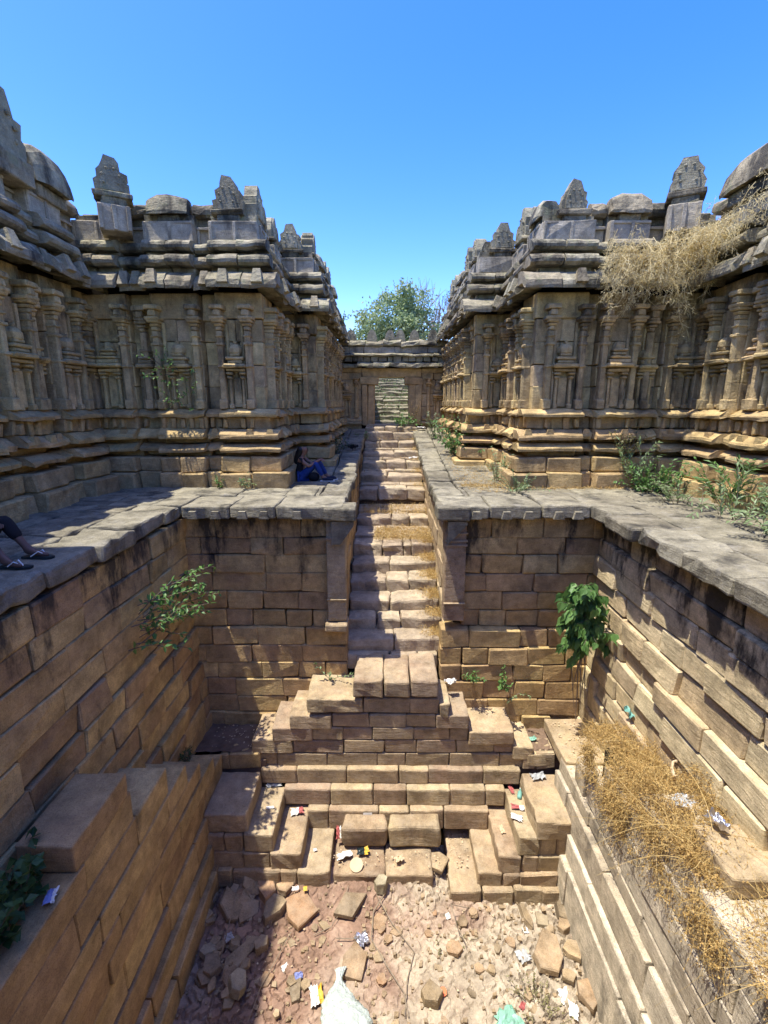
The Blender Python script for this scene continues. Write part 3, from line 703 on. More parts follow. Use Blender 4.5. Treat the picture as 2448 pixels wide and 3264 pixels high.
def segment(th, O, a, bays, e0=0, e1=0, skip=(), plinth=True, crests=True, zoff=0., seed=0, tops=None):
    """bays: (s0, s1, projecting); e0/e1 = 1 where the segment turns an outer corner"""
    u, n = frame(a); L = bays[-1][1]
    for bi, (s0, s1, pr) in enumerate(bays):
        p = .18 if pr else 0.
        first, last = bi == 0, bi == len(bays) - 1
        E = lambda out: (s0 - (out + .0) * (e0 if first else 0), s1 + (out + .0) * (e1 if last else 0))
        g = .012
        def bp(nm, z0, z1, out, mk, **k):
            A, B = E(out + p); boxpiece(th, nm, O, a, A, B, z0, z1, out + p, mk, **k)
        def mp(nm, prof, out, mk, **k):
            A, B = E(out + p - .02); 
            piece(th, nm, [(x + p, z) for x, z in prof], O, a, A, B, mk, **k)
        if plinth:
            bp('plinth_stone', -.06, .31, .50, 'base', depth=.9, split=.62, c=.025); bp('plinth_stone', .31, .63, .36, 'base', depth=.8, split=.62, c=.025)
        bp('neck_stone', .62, .76, .02, 'base')
        mp('base_moulding', P_SLAB(.74, .90, .36), .36, 'base')
        bp('neck_stone', .89, 1.02, .0, 'base')
        mp('base_moulding', P_SLAB(1.0, 1.20, .34), .34, 'base')
        A, B = E(.34 + p); cnt = max(1, int((B - A) / .36))
        for q in range(cnt):     # little gable knobs on the moulding
            if rnd.random() < .35: continue
            c = Vector((O[0], O[1], 0)) + u * (A + (B - A) * (q + .5) / cnt) + n * (.27 + p)
            v, f = plate_v([(-.09, -.05), (.09, -.05), (.05, .08), (-.05, .08)], .10); place('gable_knob', mesh('gable_knob', v, f, M['base']), th, (c.x, c.y, 1.13), a)
        bp('frieze_stone', 1.20, 1.47, .10, 'base', split=.6)
        cnt = max(2, int((s1 - s0) / .17))
        for q in range(cnt):     # blocks standing out of the frieze
            if rnd.random() < .3: continue
            c = Vector((O[0], O[1], 0)) + u * (s0 + (s1 - s0) * (q + .5) / cnt) + n * (.13 + p)
            place('frieze_block', block('frieze_block', rnd.uniform(.07, .11), .12, rnd.uniform(.17, .24), M['base'], .012, .008), th, (c.x, c.y, 1.33), a)
        mp('base_moulding', P_SLAB(1.46, 1.62, .27), .27, 'base')
        # wall face
        z = 1.62
        for zz in (2.08, 2.52, 2.98, 3.42):
            bp('wall_stone', z, zz, 0, 'wall', split=.62, c=.012, j=.008); z = zz
        bp('lintel_stone', 3.42, 3.92, .03, 'wall', split=.8, c=.015)
        w = s1 - s0
        def pila(s, k):
            c = Vector((O[0], O[1], 0)) + u * s + n * p
            pa, cp = pil_mesh('wall', k); pp = place('pilaster', pa, th, (c.x, c.y, 1.62 + rnd.gauss(0, .004)), a); sub('capital', cp, pp)
        if w > .62:
            pila(s0 + .09, pr); pila(s1 - .09, pr)
        elif w > .34 and not pr: pila(s0 + w / 2, 0)
        if w > .5:
            for q in (s0 + .215, s1 - .215):
                c = Vector((O[0], O[1], 0)) + u * q + n * (p + .02)
                place('pilaster_strip', block('pilaster_strip', .055, .07, 1.74 + rnd.uniform(-.1, .02), M['wall'], .01, .004), th, (c.x, c.y, 2.49), a)
        if w > .4:
            sw = min(.52, w - .26) if w > .62 else w - .12
            c = Vector((O[0], O[1], 0)) + u * ((s0 + s1) / 2) + n * p
            place('niche_shrine', shrine(sw, 'wall', rnd.randrange(3)), th, (c.x, c.y, 1.62), a)
        # cornices and parapet
        mp('eave_stone', P_EAVE(3.92, 4.27, .46), .44, 'top', j=.011, split=.62)
        A, B = E(.4 + p)
        for q in (.25, .75):
            if rnd.random() < .6:
                c = Vector((O[0], O[1], 0)) + u * (A + (B - A) * q) + n * (.40 + p)
                v, f = plate_v([(-.11, -.14), (.11, -.14), (.07, .13), (-.07, .13)], .16); place('gable_knob', mesh('gable_knob', v, f, M['top']), th, (c.x, c.y, 4.12), a, rx=-.35)
        bp('neck_stone', 4.25, 4.40, .02, 'top', split=.5)
        mp('cornice_stone', P_ROLL(4.38, 4.60, .32), .30, 'top', j=.009, split=.6)
        bp('neck_stone', 4.59, 4.68, .0, 'top', split=.5)
        mp('cornice_stone', P_ROLL(4.66, 4.87, .24), .24, 'top', j=.009, split=.6)
        pz = 5.17 if not pr else 5.22
        A, B = E(p)
        bp('parapet_panel', 4.86, pz, -.02 if not pr else .02, 'panel', split=.7, c=.012)
        cnt = max(1, round((B - A) / .42))
        for q in range(cnt):      # raised frame strips on the panels
            c = Vector((O[0], O[1], 0)) + u * (A + (B - A) * q / cnt + .035) + n * (p + (.03 if pr else -.01))
            place('panel_frame', block('panel_frame', .06, .04, pz - 4.88, M['panel'], .006, .003), th, (c.x, c.y, (4.86 + pz) / 2), a)
        c = Vector((O[0], O[1], 0)) + u * ((A + B) / 2) + n * (p + .01)
        place('panel_frame', block('panel_frame', B - A - .02, .05, .05, M['panel'], .006, .003), th, (c.x, c.y, pz - .03), a)
        mp('neck_stone', [(-.5, 5.15), (-.12, 5.15), (-.12, 5.36), (-.5, 5.36)], 0, 'top')
        if pr:
            base = Vector((O[0], O[1], 0)) + u * ((s0 + s1) / 2) + n * (p - .18)
            place('crest_base', block('crest_base', min(.42, w * .6), .34, .16, M['top'], .02, .012), th, (base.x, base.y, 5.28), a)
            kind = bi // 2 + seed
            if tops: kind = tops[bi]
            if kind is None: kind = 1; continue
            if kind % 3 == 1 or not crests:
                v, f = dome_v(min(.78, w * .95), .40, .24); place('dome_stone', mesh('dome_stone', v, f, M['top']), th, (base.x, base.y, 5.34), a, rx=0)
            else:
                place('crest_slab', block('crest_slab', min(.66, w * .85), .42, .09, M['top'], .02, .012), th, (base.x, base.y, 5.38), a)
                v, f = crest_v((kind * 2 + seed) % 3, min(.95, w * 1.15) * rnd.uniform(.85, 1.1)); place('crest', mesh('crest', v, f, M['crest']), th, (base.x, base.y, 5.41), a)
        else:
            c = n * (-.12); A2, B2 = s0 - .05, s1 + .05
            piece(th, 'roof_roll', [(x - .14, z) for x, z in P_ROLL(5.34, 5.62, .20)], O, a, A2, B2, 'top', j=.025)
            if w > .3 and rnd.random() < .5 and not tops:
                cc = Vector((O[0], O[1], 0)) + u * ((s0 + s1) / 2) + n * (-.05)
                v, f = crest_v(3, .62, .2); place('crest', mesh('crest', v, f, M['crest']), th, (cc.x, cc.y, 5.40), a)

def auto(L, first=True, pw=.74, rw=.40):
    e = []; s = 0; pr = first
    while s < L - .05:
        w = (pw if pr else rw) * rnd.uniform(.88, 1.12)
        if L - s - w < .38: w = L - s
        e.append((s, s + w, pr)); s += w; pr = not pr
    return e
th = thing('carved_gallery', 'shaded carved stone gallery wall of the left side, in three stepped fronts', 'building', (-5, 12, 0))
SIDE = [(0, .5, False), (.5, 1.4, True), (1.4, 1.9, False), (1.9, 2.8, True), (2.8, 3.3, False), (3.3, 4.1, True), (4.1, 4.55, False), (4.55, 5.35, True), (5.35, 5.8, False), (5.8, 6.65, True), (6.65, 7.5, False)]
segment(th, (-6.2, 3.0), rad(90), SIDE, 0, 0, seed=1, tops=[0, 1, 0, 0, 0, None, 0, None, 0, None, 0])
def big_dome(th, x, y, rz, w, h):
    place('dome_base', rough('dome_base', w * .8, .5, .22, M['top'], .03, .012), th, (x, y, 5.30), rz)
    v, f = dome_v(w, h, .34); place('dome_stone', mesh('dome_stone', v, f, M['top']), th, (x, y, 5.40), rz)
big_dome(th, -6.18, 9.42, rad(90), .95, .66)
place('crest_slab', rough('crest_slab', .85, .6, .34, M['top'], .03, .012), th, (-6.12, 8.45, 5.38), rad(90))
v, f = crest_v(0, 1.42, .36); place('crest', mesh('crest', v, f, M['crest']), th, (-6.12, 8.45, 5.54), rad(90))
segment(th, (-6.2, 10.5), 0, [(0, .9, True), (.9, 1.40, False), (1.40, 2.38, True), (2.38, 2.70, False), (2.70, 3.45, True)], 0, 1, seed=0, tops=[None, 0, 1, 0, 0])
segment(th, (-2.75, 10.5), rad(90), [(0, .75, True), (.75, 1.2, False), (1.2, 2.0, True), (2.0, 2.4, False)], 0, 0, seed=2)
segment(th, (-2.75, 12.9), 0, [(0, .75, True)], 0, 1, seed=2)
segment(th, (-2.0, 12.9), rad(90), auto(5.75), 0, 0, seed=0)
core(th, -9.4, -6.45, -6.9, 26, -.5, 4.9); core(th, -6.6, -3.0, 10.75, 26, -.5, 4.9); core(th, -3.2, -2.25, 13.15, 18.9, -.5, 4.9)
core(th, -6.5, -6.2, -6.9, 3.0, -.3, 5.5, 'wall_stone', M['wall'])
galL = th
def corner_crest(th, x, y, rz, k, s):
    place('crest_pedestal', rough('crest_pedestal', .54, .54, .46, M['panel'], .02, .01), th, (x, y, 5.14), rz)
    for q in (-1, 0, 1): place('panel_frame', block('panel_frame', .07, .05, .42, M['panel'], .008, .003), th, (x + math.sin(rz) * .29 + math.cos(rz) * q * .235, y - math.cos(rz) * .29 + math.sin(rz) * q * .235, 5.14), rz)
    place('crest_base', block('crest_base', .44, .44, .16, M['top'], .02, .012), th, (x, y, 5.44), rz)
    place('crest_slab', rough('crest_slab', .66, .5, .10, M['top'], .03, .012), th, (x, y, 5.55), rz)
    v, f = crest_v(k, s, .34); place('crest', mesh('crest', v, f, M['crest']), th, (x, y, 5.58), rz)
corner_crest(galL, -5.22, 10.12, rad(25), 0, .92)
courses(th, (-5.9, -3.), rad(90), [(a, b, 0) for a, b in stack(5.3, 9.2, .42)], M['wall'], 0, 8.0, (.6, 1.1), .5)
core(th, -8.6, -6.1, -3., 4.95, 5.0, 9.15)
th = thing('carved_gallery', 'sunlit carved stone gallery wall of the right side, in three stepped fronts', 'building', (6, 12, 0))
SIDE = [(7.5 - b, 7.5 - a, c) for a, b, c in SIDE[::-1]]
segment(th, (6.5, 10.5), rad(-90), SIDE, 0, 0, seed=1, tops=[0, None, 0, None, 0, 0, 0, 1, 0, 0, 0])
big_dome(th, 6.45, 9.1, rad(-90), 1.5, .58)
segment(th, (3.25, 10.5), 0, [(0, .85, True), (.85, 1.12, False), (1.12, 1.92, True), (1.92, 2.48, False), (2.48, 3.25, True)], 1, 0, seed=2, tops=[2, 0, 1, 0, None])
segment(th, (3.25, 12.9), rad(-90), [(0, .4, False), (.4, 1.2, True), (1.2, 1.65, False), (1.65, 2.4, True)], 0, 0, seed=0)
segment(th, (2.45, 12.9), 0, [(0, .8, True)], 1, 0, seed=3)
segment(th, (2.45, 18.65), rad(-90), auto(5.75)[:], 0, 0, seed=2)
core(th, 6.75, 9.7, -6.9, 26, -.5, 4.9); core(th, 3.5, 6.9, 10.75, 26, -.5, 4.9); core(th, 2.7, 3.7, 13.15, 18.9, -.5, 4.9)
core(th, 6.5, 6.8, -6.9, 3.0, -.3, 5.3, 'wall_stone', M['wall'])
galR = th
corner_crest(galR, 5.66, 10.12, rad(-25), 1, 1.0)

# ------------------------------------------------------------------ gate at the far end
th = thing('stone_gate', 'stone gate wall with square doorway at the far end of the passage', 'gate', (.2, 18.6, .9))
GY = 18.6
def gb(nm, x0, x1, z0, z1, out, mk, depth=.5, c=.015, j=.01): place(nm, block(nm, x1 - x0, depth, z1 - z0, M[mk], c, j), th, ((x0 + x1) / 2, GY - out + depth / 2, (z0 + z1) / 2))
for sx, (xa, xb) in ((-1, (-2.1, -.95)), (1, (1.33, 2.55))):
    for z0, z1 in ((.7, 1.0, ), (1.2, 1.62), (1.62, 2.1), (2.1, 2.6), (2.6, 2.86)):
        for a, b in run(xa, xb, (.4, .7)): gb('wall_stone', a, b - .008, z0, z1 - .006, .0, 'gate')
    piece(th, 'base_moulding', P_SLAB(.95, 1.10, .2), (0, GY), 0, xa, xb, 'gate'); piece(th, 'base_moulding', P_SLAB(1.08, 1.24, .16), (0, GY), 0, xa, xb, 'gate')
    for x in (xa + .25, xb - .2):
        pa, cp = pil_mesh('gate', 0); pp = place('pilaster', pa, th, (x, GY, 1.2)); pp.scale = (.9, .9, .72); sub('capital', cp, pp)
    q = place('niche_shrine', shrine(.42, 'gate', 1), th, ((xa + xb) / 2, GY, 1.2)); q.scale = (1, 1, .95)
for x0, x1 in ((-.95, -.72), (-.71, -.46), (.84, 1.08), (1.09, 1.33)): gb('door_jamb', x0, x1, .9, 2.42, .05 if x0 in (-.71, .84) else .1, 'gate', .55)
gb('door_corbel', -1.0, -.30, 2.42, 2.70, .12, 'gate'); gb('door_corbel', .68, 1.38, 2.42, 2.70, .12, 'gate')
gb('lintel', -.92, 1.30, 2.70, 3.02, .09, 'gate', .6)
gb('threshold', -.5, .9, .74, .95, .12, 'stair', .7)
for a, b in ((-2.1, -.92), (1.30, 2.55)): gb('wall_stone', a, b, 2.86, 3.03, .03, 'gate')
piece(th, 'eave_stone', P_EAVE(3.02, 3.24, .42), (0, GY), 0, -1.1, 2.5, 'top', j=.02, split=.6); piece(th, 'eave_stone', P_EAVE(3.02, 3.20, .34), (0, GY), 0, -2.1, -1.1, 'top', j=.02, split=.6)
for a, b in run(-2.1, 2.5, (.2, .34)): gb('frieze_block', a, b - .03, 3.24, 3.42, .22 + rnd.uniform(-.03, .03), 'top', .5)
piece(th, 'cornice_stone', P_ROLL(3.42, 3.54, .34), (0, GY), 0, -2.1, 2.5, 'top', j=.015, split=.8)
for a, b in run(-2.1, 2.5, (.4, .7)): gb('parapet_panel', a, b - .01, 3.54, 3.78, .12, 'panel', .5)
piece(th, 'cornice_stone', P_ROLL(3.78, 4.0, .22), (0, GY), 0, -2.1, 2.5, 'top', j=.03, split=.7)
for x, k, s in ((-1.32, 3, .8), (-.55, 3, .30), (.12, 2, .52), (.50, 3, .22), (1.02, 3, .46), (1.72, 1, .78)):
    v, f = crest_v(k, s, .2); place('crest', mesh('crest', v, f, M['crest']), th, (x, GY + .02, 3.9), 0)
core(th, -2.4, -.6, GY + .2, GY + .7, .5, 3.9); core(th, 1.0, 2.9, GY + .2, GY + .7, .5, 3.9); core(th, -.7, 1.1, GY + .25, GY + .7, 2.75, 3.9)
th = thing('outer_stair', 'grassy stone steps climbing away beyond the doorway', 'staircase', (.2, 22, 1))
for k in range(14):
    z = .98 + .17 * k; y = 19.6 + .38 * k
    for a, b in run(-1.0, 1.4, (.6, 1.1)):
        place('step_stone', rough('step_stone', b - a - .01, .62, .26, M['coping'], .03, .03, .2), th, ((a + b) / 2, y + .25, z - .07 + rnd.gauss(0, .025)), 0, rx=.09)
core(th, -1.6, 1.9, 19.2, 25.4, .4, .9); 
for x in (-1.3, 1.7):
    core(th, x - .3, x + .3, 19.2, 26.5, .5, 3.75 if x < 0 else 3.3, 'side_wall', M['wall'])
def tri_bed():
    v = np.array([(-1, 19.4, .7), (1.4, 19.4, .7), (-1, 25.2, 3.15), (1.4, 25.2, 3.15)], float); return mesh('stair_bed', v, [[0, 1, 3, 2]], M['soil'])
place('stair_bed', tri_bed(), th)


# ------------------------------------------------------------------ vegetation
def leaf_v(c, d, up, L, W, shape='leaf', droop=.0):
    """one leaf from base c along d"""
    d = d / (np.linalg.norm(d) + 1e-9); s = np.cross(d, up); s = s / (np.linalg.norm(s) + 1e-9); nn = np.cross(s, d)
    if shape == 'heart':
        pts = [(0, 0, 0), (.12, .42, .02), (.42, .46, .03), (.78, .16, -.06), (1.1, 0, -.12), (.78, -.16, -.06), (.42, -.46, .03), (.12, -.42, .02)]
        f = [[0, 1, 2, 3], [0, 3, 4, 5], [0, 5, 6, 7]]
    else:
        pts = [(0, 0, 0), (.45, .5, .05), (1, 0, -droop), (.45, -.5, .05)]; f = [[0, 1, 2, 3]]
    return np.array([c + d * (a * L) + s * (b * W) + nn * (e * L) for a, b, e in pts]), f
def rv(): 
    v = rng.normal(0, 1, 3); return v / np.linalg.norm(v)
def sprig(base, direc, length, nl, L, W, shape='leaf', curve=.3, pinnate=False, spread=.9):
    """a twig with leaves along it; returns (leaf parts, twig points)"""
    d = np.array(direc, float); d /= np.linalg.norm(d); p = np.array(base, float); pts = [p.copy()]; leaves = []
    step = length / max(3, nl // 2); k = max(3, nl // 2); side = 1
    for i in range(k):
        d = d + rv() * .16 + np.array([0, 0, -curve * .12]); d /= np.linalg.norm(d); p = p + d * step; pts.append(p.copy())
        for q in range(2):
            side = -side
            if pinnate: ld = np.cross(d, [0, 0, 1]) * side * spread + d * .55 + rv() * .15 + np.array([0, 0, -.12])
            else: ld = d * .5 + rv() * spread
            if shape == 'heart': ld = ld * .5 + np.array([0, 0, -.75])
            up = np.array([0, 0, 1.]) + rv() * .5
            if shape == 'heart': up = rv() + np.array([-.6, -.8, .2])
            sc = rng.uniform(.7, 1.2)
            leaves.append(leaf_v(p, ld, up, L * sc, W * sc, shape, .12))
    return leaves, pts
def plant(name, label, base, sprigs, leafm, stemm='bark', r=.006, L=.06, W=.03, nl=10, shape='leaf', curve=.3, pinnate=False, group=None, cat='plant', spread=.9):
    """sprigs: list of (offset, direction, length)"""
    t = thing(name, label, cat, base, group)
    lv = []; st = []
    for off, d, ln in sprigs:
        a, pts = sprig(np.array(off, float), d, ln, nl, L, W, shape, curve, pinnate, spread)
        lv += a; st.append(tube_v(pts, [r * (1 - .6 * i / len(pts)) for i in range(len(pts))], 4))
    v, f = join(lv); o = place('leaves', mesh('leaves', v, f, M[leafm]), t, base); o['kind'] = 'stuff'
    v, f = join(st); place('stem', mesh('stem', v, f, M[stemm]), t, base)
    return t
def fan(n, rad_, up=1., out=1., ln=(.3, .6), bias=(0, 0, 0)):
    s = []
    for i in range(n):
        a = rnd.uniform(0, 6.283); q = rnd.random() ** .5 * rad_
        s.append(((math.cos(a) * q * .5, math.sin(a) * q * .5, 0), (math.cos(a) * out * rnd.random() + bias[0], math.sin(a) * out * rnd.random() + bias[1], up * rnd.uniform(.5, 1.2) + bias[2]), rnd.uniform(*ln)))
    return s
# creeping bush on the left pit wall
sp = []
for i in range(30): sp.append(((rnd.uniform(-.02, .1), rnd.uniform(-1.3, .5), rnd.uniform(-.25, .35)), (rnd.uniform(.4, 1.), rnd.uniform(.1, 1.), rnd.uniform(-.2, .5)), rnd.uniform(.35, .75)))
plant('wall_bush', 'dark leafy bush with sunlit tips growing out of the left pit wall', (-3.52, 7.0, -1.35), sp, 'green', L=.12, W=.055, nl=12, r=.008)
# heart-leaved fig in the right corner
sp = []
for i in range(70):
    h = rnd.random() ** 1.2; sp.append(((rnd.uniform(-.22, .12) * (1 - .5 * h), rnd.uniform(-.25, .05), -.62 + .98 * h), (rnd.uniform(-.9, .6), rnd.uniform(-.7, .1), rnd.uniform(-.5, .5)), rnd.uniform(.22, .48) * (1.1 - .55 * h)))
plant('fig_sapling', 'bright green heart-leaved fig sapling hanging in the right corner of the pit', (3.42, 7.70, -1.62), sp, 'green', L=.17, W=.14, nl=14, shape='heart', r=.007)
sp = [((0, 0, 0), (rnd.uniform(-.35, .1), rnd.uniform(-.2, .05), -1), rnd.uniform(.5, 1.3)) for _ in range(12)]
st = [tube_v([(x + rnd.uniform(-.15, .15), 0 + rnd.uniform(-.06, .02), 0), (x + rnd.uniform(-.12, .1), -.05, -.6), (x + rnd.uniform(-.15, .1), -.04 + rnd.uniform(-.05, .02), -rnd.uniform(1., 1.75))], [.014, .01, .005], 5) for x in np.linspace(-.12, .12, 9)]
v, f = join(st); tag(place('hanging_roots', mesh('hanging_roots', v, f, M['barkp']), None, (3.52, 7.72, -2.3)), 'hanging roots trailing down the right corner below the fig', 'roots')
# small plants
plant('wall_weed', 'thin green weed on the wall left of the landing', (-1.05, 8.02, -3.38), [((0, 0, 0), (-.5, -.2, 1.), .5), ((0, 0, .02), (.9, -.3, .5), .62), ((0, 0, 0), (.1, -.3, .8), .3)], 'greenp', L=.065, W=.04, nl=16, r=.005)
plant('wall_weed', 'small leafy tuft on the right end wall, nearer the landing', (1.66, 8.06, -3.36), fan(9, .1, .6, .8, (.1, .2), (0, -.6, .1)), 'green', L=.09, W=.032, nl=8)
plant('wall_weed', 'upright leafy weed on the right end wall under the fig', (2.20, 8.04, -3.55), fan(8, .12, .9, .5, (.2, .48), (0, -.4, .2)), 'green', L=.075, W=.045, nl=12)
plant('wall_weed', 'sparse trailing weed below the leafy weed on the right end wall', (2.50, 7.98, -3.62), [((0, 0, 0), (-.6, -.3, -.2), .3), ((0, 0, 0), (.5, -.3, .3), .26)], 'greenp', L=.06, W=.045, nl=12)
# shrubs on the right walkway
plant('dry_shrub', 'dry olive shrub growing from the base mouldings of the right gallery', (5.05, 9.95, .72), fan(26, .25, 1.1, .8, (.3, .62), (0, -.2, .2)), 'olive', L=.055, W=.04, nl=14)
plant('green_shrub', 'dense green shrub at the inner corner of the right walkway', (5.3, 9.3, .02), fan(52, .5, 1.0, .8, (.3, .72)), 'green', L=.09, W=.05, nl=14)
plant('feathery_weed', 'pale feathery weed behind the dense green shrub', (5.05, 9.55, .25), fan(9, .3, 1.1, .6, (.5, .85), (-.2, 0, .2)), 'greenp', L=.13, W=.035, nl=16, pinnate=True, curve=.8)
plant('neem_seedling', 'pinnate green seedlings massed at the right edge of the walkway', (5.45, 6.7, 0), [((x, y, 0), (rnd.uniform(-.5, .3), rnd.uniform(-.4, .4), 1.), rnd.uniform(.45, .95)) for x, y in [(rnd.uniform(-.5, .6), rnd.uniform(-.9, 1.0)) for _ in range(32)]], 'greenp', L=.12, W=.035, nl=18, pinnate=True, curve=1.1)
plant('neem_seedling', 'tall pinnate seedling against the right plinth', (5.6, 7.75, .1), fan(14, .3, 1.2, .6, (.5, 1.05), (-.15, 0, .2)), 'green', L=.14, W=.04, nl=18, pinnate=True, curve=1.1)
plant('neem_seedling', 'faded thin seedling between the shrubs of the right walkway', (5.2, 8.35, 0), fan(16, .35, 1., .6, (.3, .6), (-.1, 0, .1)), 'greenp', L=.09, W=.03, nl=14, pinnate=True, curve=.9)
plant('low_weed', 'low spreading weed at the corner of the right plinth', (2.62, 9.55, 0), fan(20, .5, .5, 1.1, (.25, .5)), 'greenp', L=.07, W=.03, nl=16, pinnate=True)
plant('low_weed', 'pale weed climbing the right plinth beside the passage', (2.55, 10.6, 0), fan(18, .35, 1., .5, (.4, .9)), 'greenp', L=.07, W=.03, nl=16, pinnate=True)
plant('green_shrub', 'sunlit green bush beside the right edge of the main stair', (2.15, 13.4, .3), fan(64, .7, 1.1, .8, (.5, 1.15)), 'green', L=.12, W=.06, nl=14)
plant('green_shrub', 'thin light green bush further up by the right gallery', (1.75, 16.0, .55), fan(22, .5, 1.2, .5, (.5, 1.0)), 'greenp', L=.09, W=.035, nl=14)
plant('gate_weed', 'leafy weed at the right of the doorway threshold', (.72, 17.9, .92), fan(22, .4, .7, .8, (.25, .45)), 'green', L=.11, W=.06, nl=10)
plant('gate_weed', 'tall dry weed against the right door jamb', (1.05, 18.2, .92), fan(9, .1, 1.4, .2, (.6, .95)), 'straw', L=.06, W=.02, nl=12)
plant('edge_weed', 'small green weed at the left edge of the upper stair', (-.78, 16.6, .5), fan(10, .25, .8, .6, (.2, .4)), 'greenp', L=.08, W=.035, nl=10)
plant('passage_bush', 'dark bush against the left passage plinth behind the seated woman', (-1.55, 13.6, .3), fan(26, .4, .9, .7, (.3, .6)), 'greend', L=.08, W=.04, nl=12)
plant('plinth_weed', 'small leafy weed at the foot of the left plinth', (-3.5, 9.84, 0), fan(10, .15, .9, .6, (.12, .26)), 'green', L=.07, W=.04, nl=8)
plant('plinth_weed', 'broad-leaved yellow green weed at the foot of the left plinth corner', (-2.85, 9.84, 0), fan(9, .2, .7, .9, (.15, .3)), 'greenp', L=.12, W=.05, nl=6)
plant('wall_creeper', 'thin creeper with pale leaves on the shaded left gallery wall', (-4.35, 10.15, 2.05), [((rnd.uniform(-.3, .3), -.05, rnd.uniform(-.4, .5)), (rnd.uniform(-.6, .6), -.5, rnd.uniform(-.4, 1.)), rnd.uniform(.25, .6)) for _ in range(20)], 'green', L=.075, W=.04, nl=10)
plant('parapet_weed', 'leafy weed hanging from the far end of the left parapet', (-1.68, 17.2, 4.4), fan(22, .4, .5, 1., (.25, .5)), 'greenp', L=.09, W=.05, nl=12)
plant('ledge_weed', 'dark leafy weed on the near ledge in the left shadow', (-3.25, 3.15, -2.62), [((rnd.uniform(-.2, .12), rnd.uniform(-.6, .35), 0), (rnd.uniform(-.3, .6), rnd.uniform(-.6, .6), 1.), rnd.uniform(.2, .5)) for _ in range(34)], 'greend', L=.11, W=.085, nl=10)
plant('ledge_weed', 'tiny weed at the foot of the left wall by the stepped ledge', (-3.35, 6.8, -4.1), fan(10, .12, .9, .6, (.1, .22)), 'greend', L=.06, W=.025, nl=8)
plant('floor_weed', 'dull green weed among the cracked mud near the right of the pit floor', (2.05, 4.62, -6.28), fan(40, .7, .3, 1., (.12, .3)), 'olive', L=.035, W=.018, nl=14)
plant('floor_weed', 'small olive weed in the middle of the cracked mud', (.95, 5.5, -6.25), fan(24, .45, .25, 1., (.1, .25)), 'olive', L=.03, W=.015, nl=14)

def straw_mesh(pts, lens, dirs, w, mat, seg=3, curl=.5, seeds=0, seedmat=None, ssize=.012):
    """thin curved blades, and seed heads along them"""
    n = len(pts); P = np.array(pts, float); D = np.array(dirs, float); D /= np.linalg.norm(D, axis=1, keepdims=True)
    Ls = np.array(lens)[:, None]; S = np.cross(D, rng.normal(0, 1, (n, 3))); S /= np.linalg.norm(S, axis=1, keepdims=True) + 1e-9
    rows = []; cen = []
    B = rng.normal(0, curl, (n, 3)); B[:, 2] -= curl * .8
    for i in range(seg + 1):
        t = i / seg; c = P + D * Ls * t + B * Ls * t * t * .5; ww = w * (1 - .6 * t)
        rows.append(c - S * ww); rows.append(c + S * ww); cen.append(c)
    V = np.stack(rows, 1).reshape(-1, 3); k = 2 * (seg + 1); b = (np.arange(n) * k)[:, None]
    F = np.concatenate([b + np.array([[2 * i, 2 * i + 1, 2 * i + 3, 2 * i + 2]]) for i in range(seg)], 0)
    mats = [mat]; nf = len(F)
    if seeds:
        idx = rng.integers(0, n, seeds); t = rng.uniform(.3, 1., (seeds, 1)); c = P[idx] + D[idx] * Ls[idx] * t + B[idx] * Ls[idx] * t * t * .5
        a = rng.normal(0, 1, (seeds, 3)); a /= np.linalg.norm(a, axis=1, keepdims=True); q = np.cross(a, rng.normal(0, 1, (seeds, 3))); q /= np.linalg.norm(q, axis=1, keepdims=True)
        sz = ssize * rng.uniform(.6, 1.5, (seeds, 1)); o = len(V)
        sv = np.stack([c - a * sz, c + q * sz * .7, c + a * sz, c - q * sz * .7], 1).reshape(-1, 3)
        V = np.concatenate([V, sv]); F = np.concatenate([F, o + np.arange(seeds * 4).reshape(-1, 4)]); mats.append(seedmat)
    me = mesh('straw', V, F, mats)
    if seeds:
        mi = np.zeros(len(F), dtype=np.int32); mi[nf:] = 1; me.polygons.foreach_set('material_index', mi)
    return me
# dry mass on the right ledge, hanging over the lower wall
pts = []; dr = []; ln = []
def ledge_top(y): return -3.20 if y > 4.95 else -2.88
for i in range(21000):
    y = 6.5 - 3.9 * rnd.random() ** .9; x = rnd.uniform(3.06, 3.84)
    if y < 3.7 and rnd.random() < .5: continue
    if 3.1 < y < 4.9 and 3.25 < x < 3.75 and rnd.random() < .72: continue
    if math.sin(x * 11 + y * 2.3) + math.sin(y * 5.1 - x * 4) + math.sin(y * 9 + x * 7) * .6 < rnd.uniform(-1.5, .5): continue
    h = .42 * max(0., math.sin((y - 2.3) / 4.4 * math.pi)) * (.5 + .5 * math.sin(x * 9 + y * 3) ** 2)
    pts.append((x, y, ledge_top(y) - .02 + rnd.random() * h * (1. if y > 4.5 else .7))); dr.append((rnd.gauss(-.25, .8), rnd.gauss(0, .8), rnd.gauss(.45, .5))); ln.append(rnd.uniform(.07, .24))
for i in range(5200):    # the hanging fringe
    y = 6.1 - 2.9 * rnd.random() ** 1.7; x = 3.07 - abs(rnd.gauss(0, .05)); dz = abs(rnd.gauss(0, .30)) * (1. if y < 5.6 else .5) * (1. if y > 4. else .7)
    pts.append((x, y, ledge_top(y) - dz)); dr.append((rnd.gauss(-.3, .4), rnd.gauss(0, .7), rnd.gauss(-.3, .6))); ln.append(rnd.uniform(.05, .2)); 
    if math.sin(y * 7.3 + dz * 5) + math.sin(y * 3.1 - dz * 9) < rnd.uniform(-1., .6): pts.pop(); dr.pop(); ln.pop()
tag(place('dry_grass', straw_mesh(pts, ln, dr, .0024, M['straw'], 3, .8, 52000, M['straw2'], .0085), None), 'golden dry grass with seed heads covering the right ledge', kind='stuff')
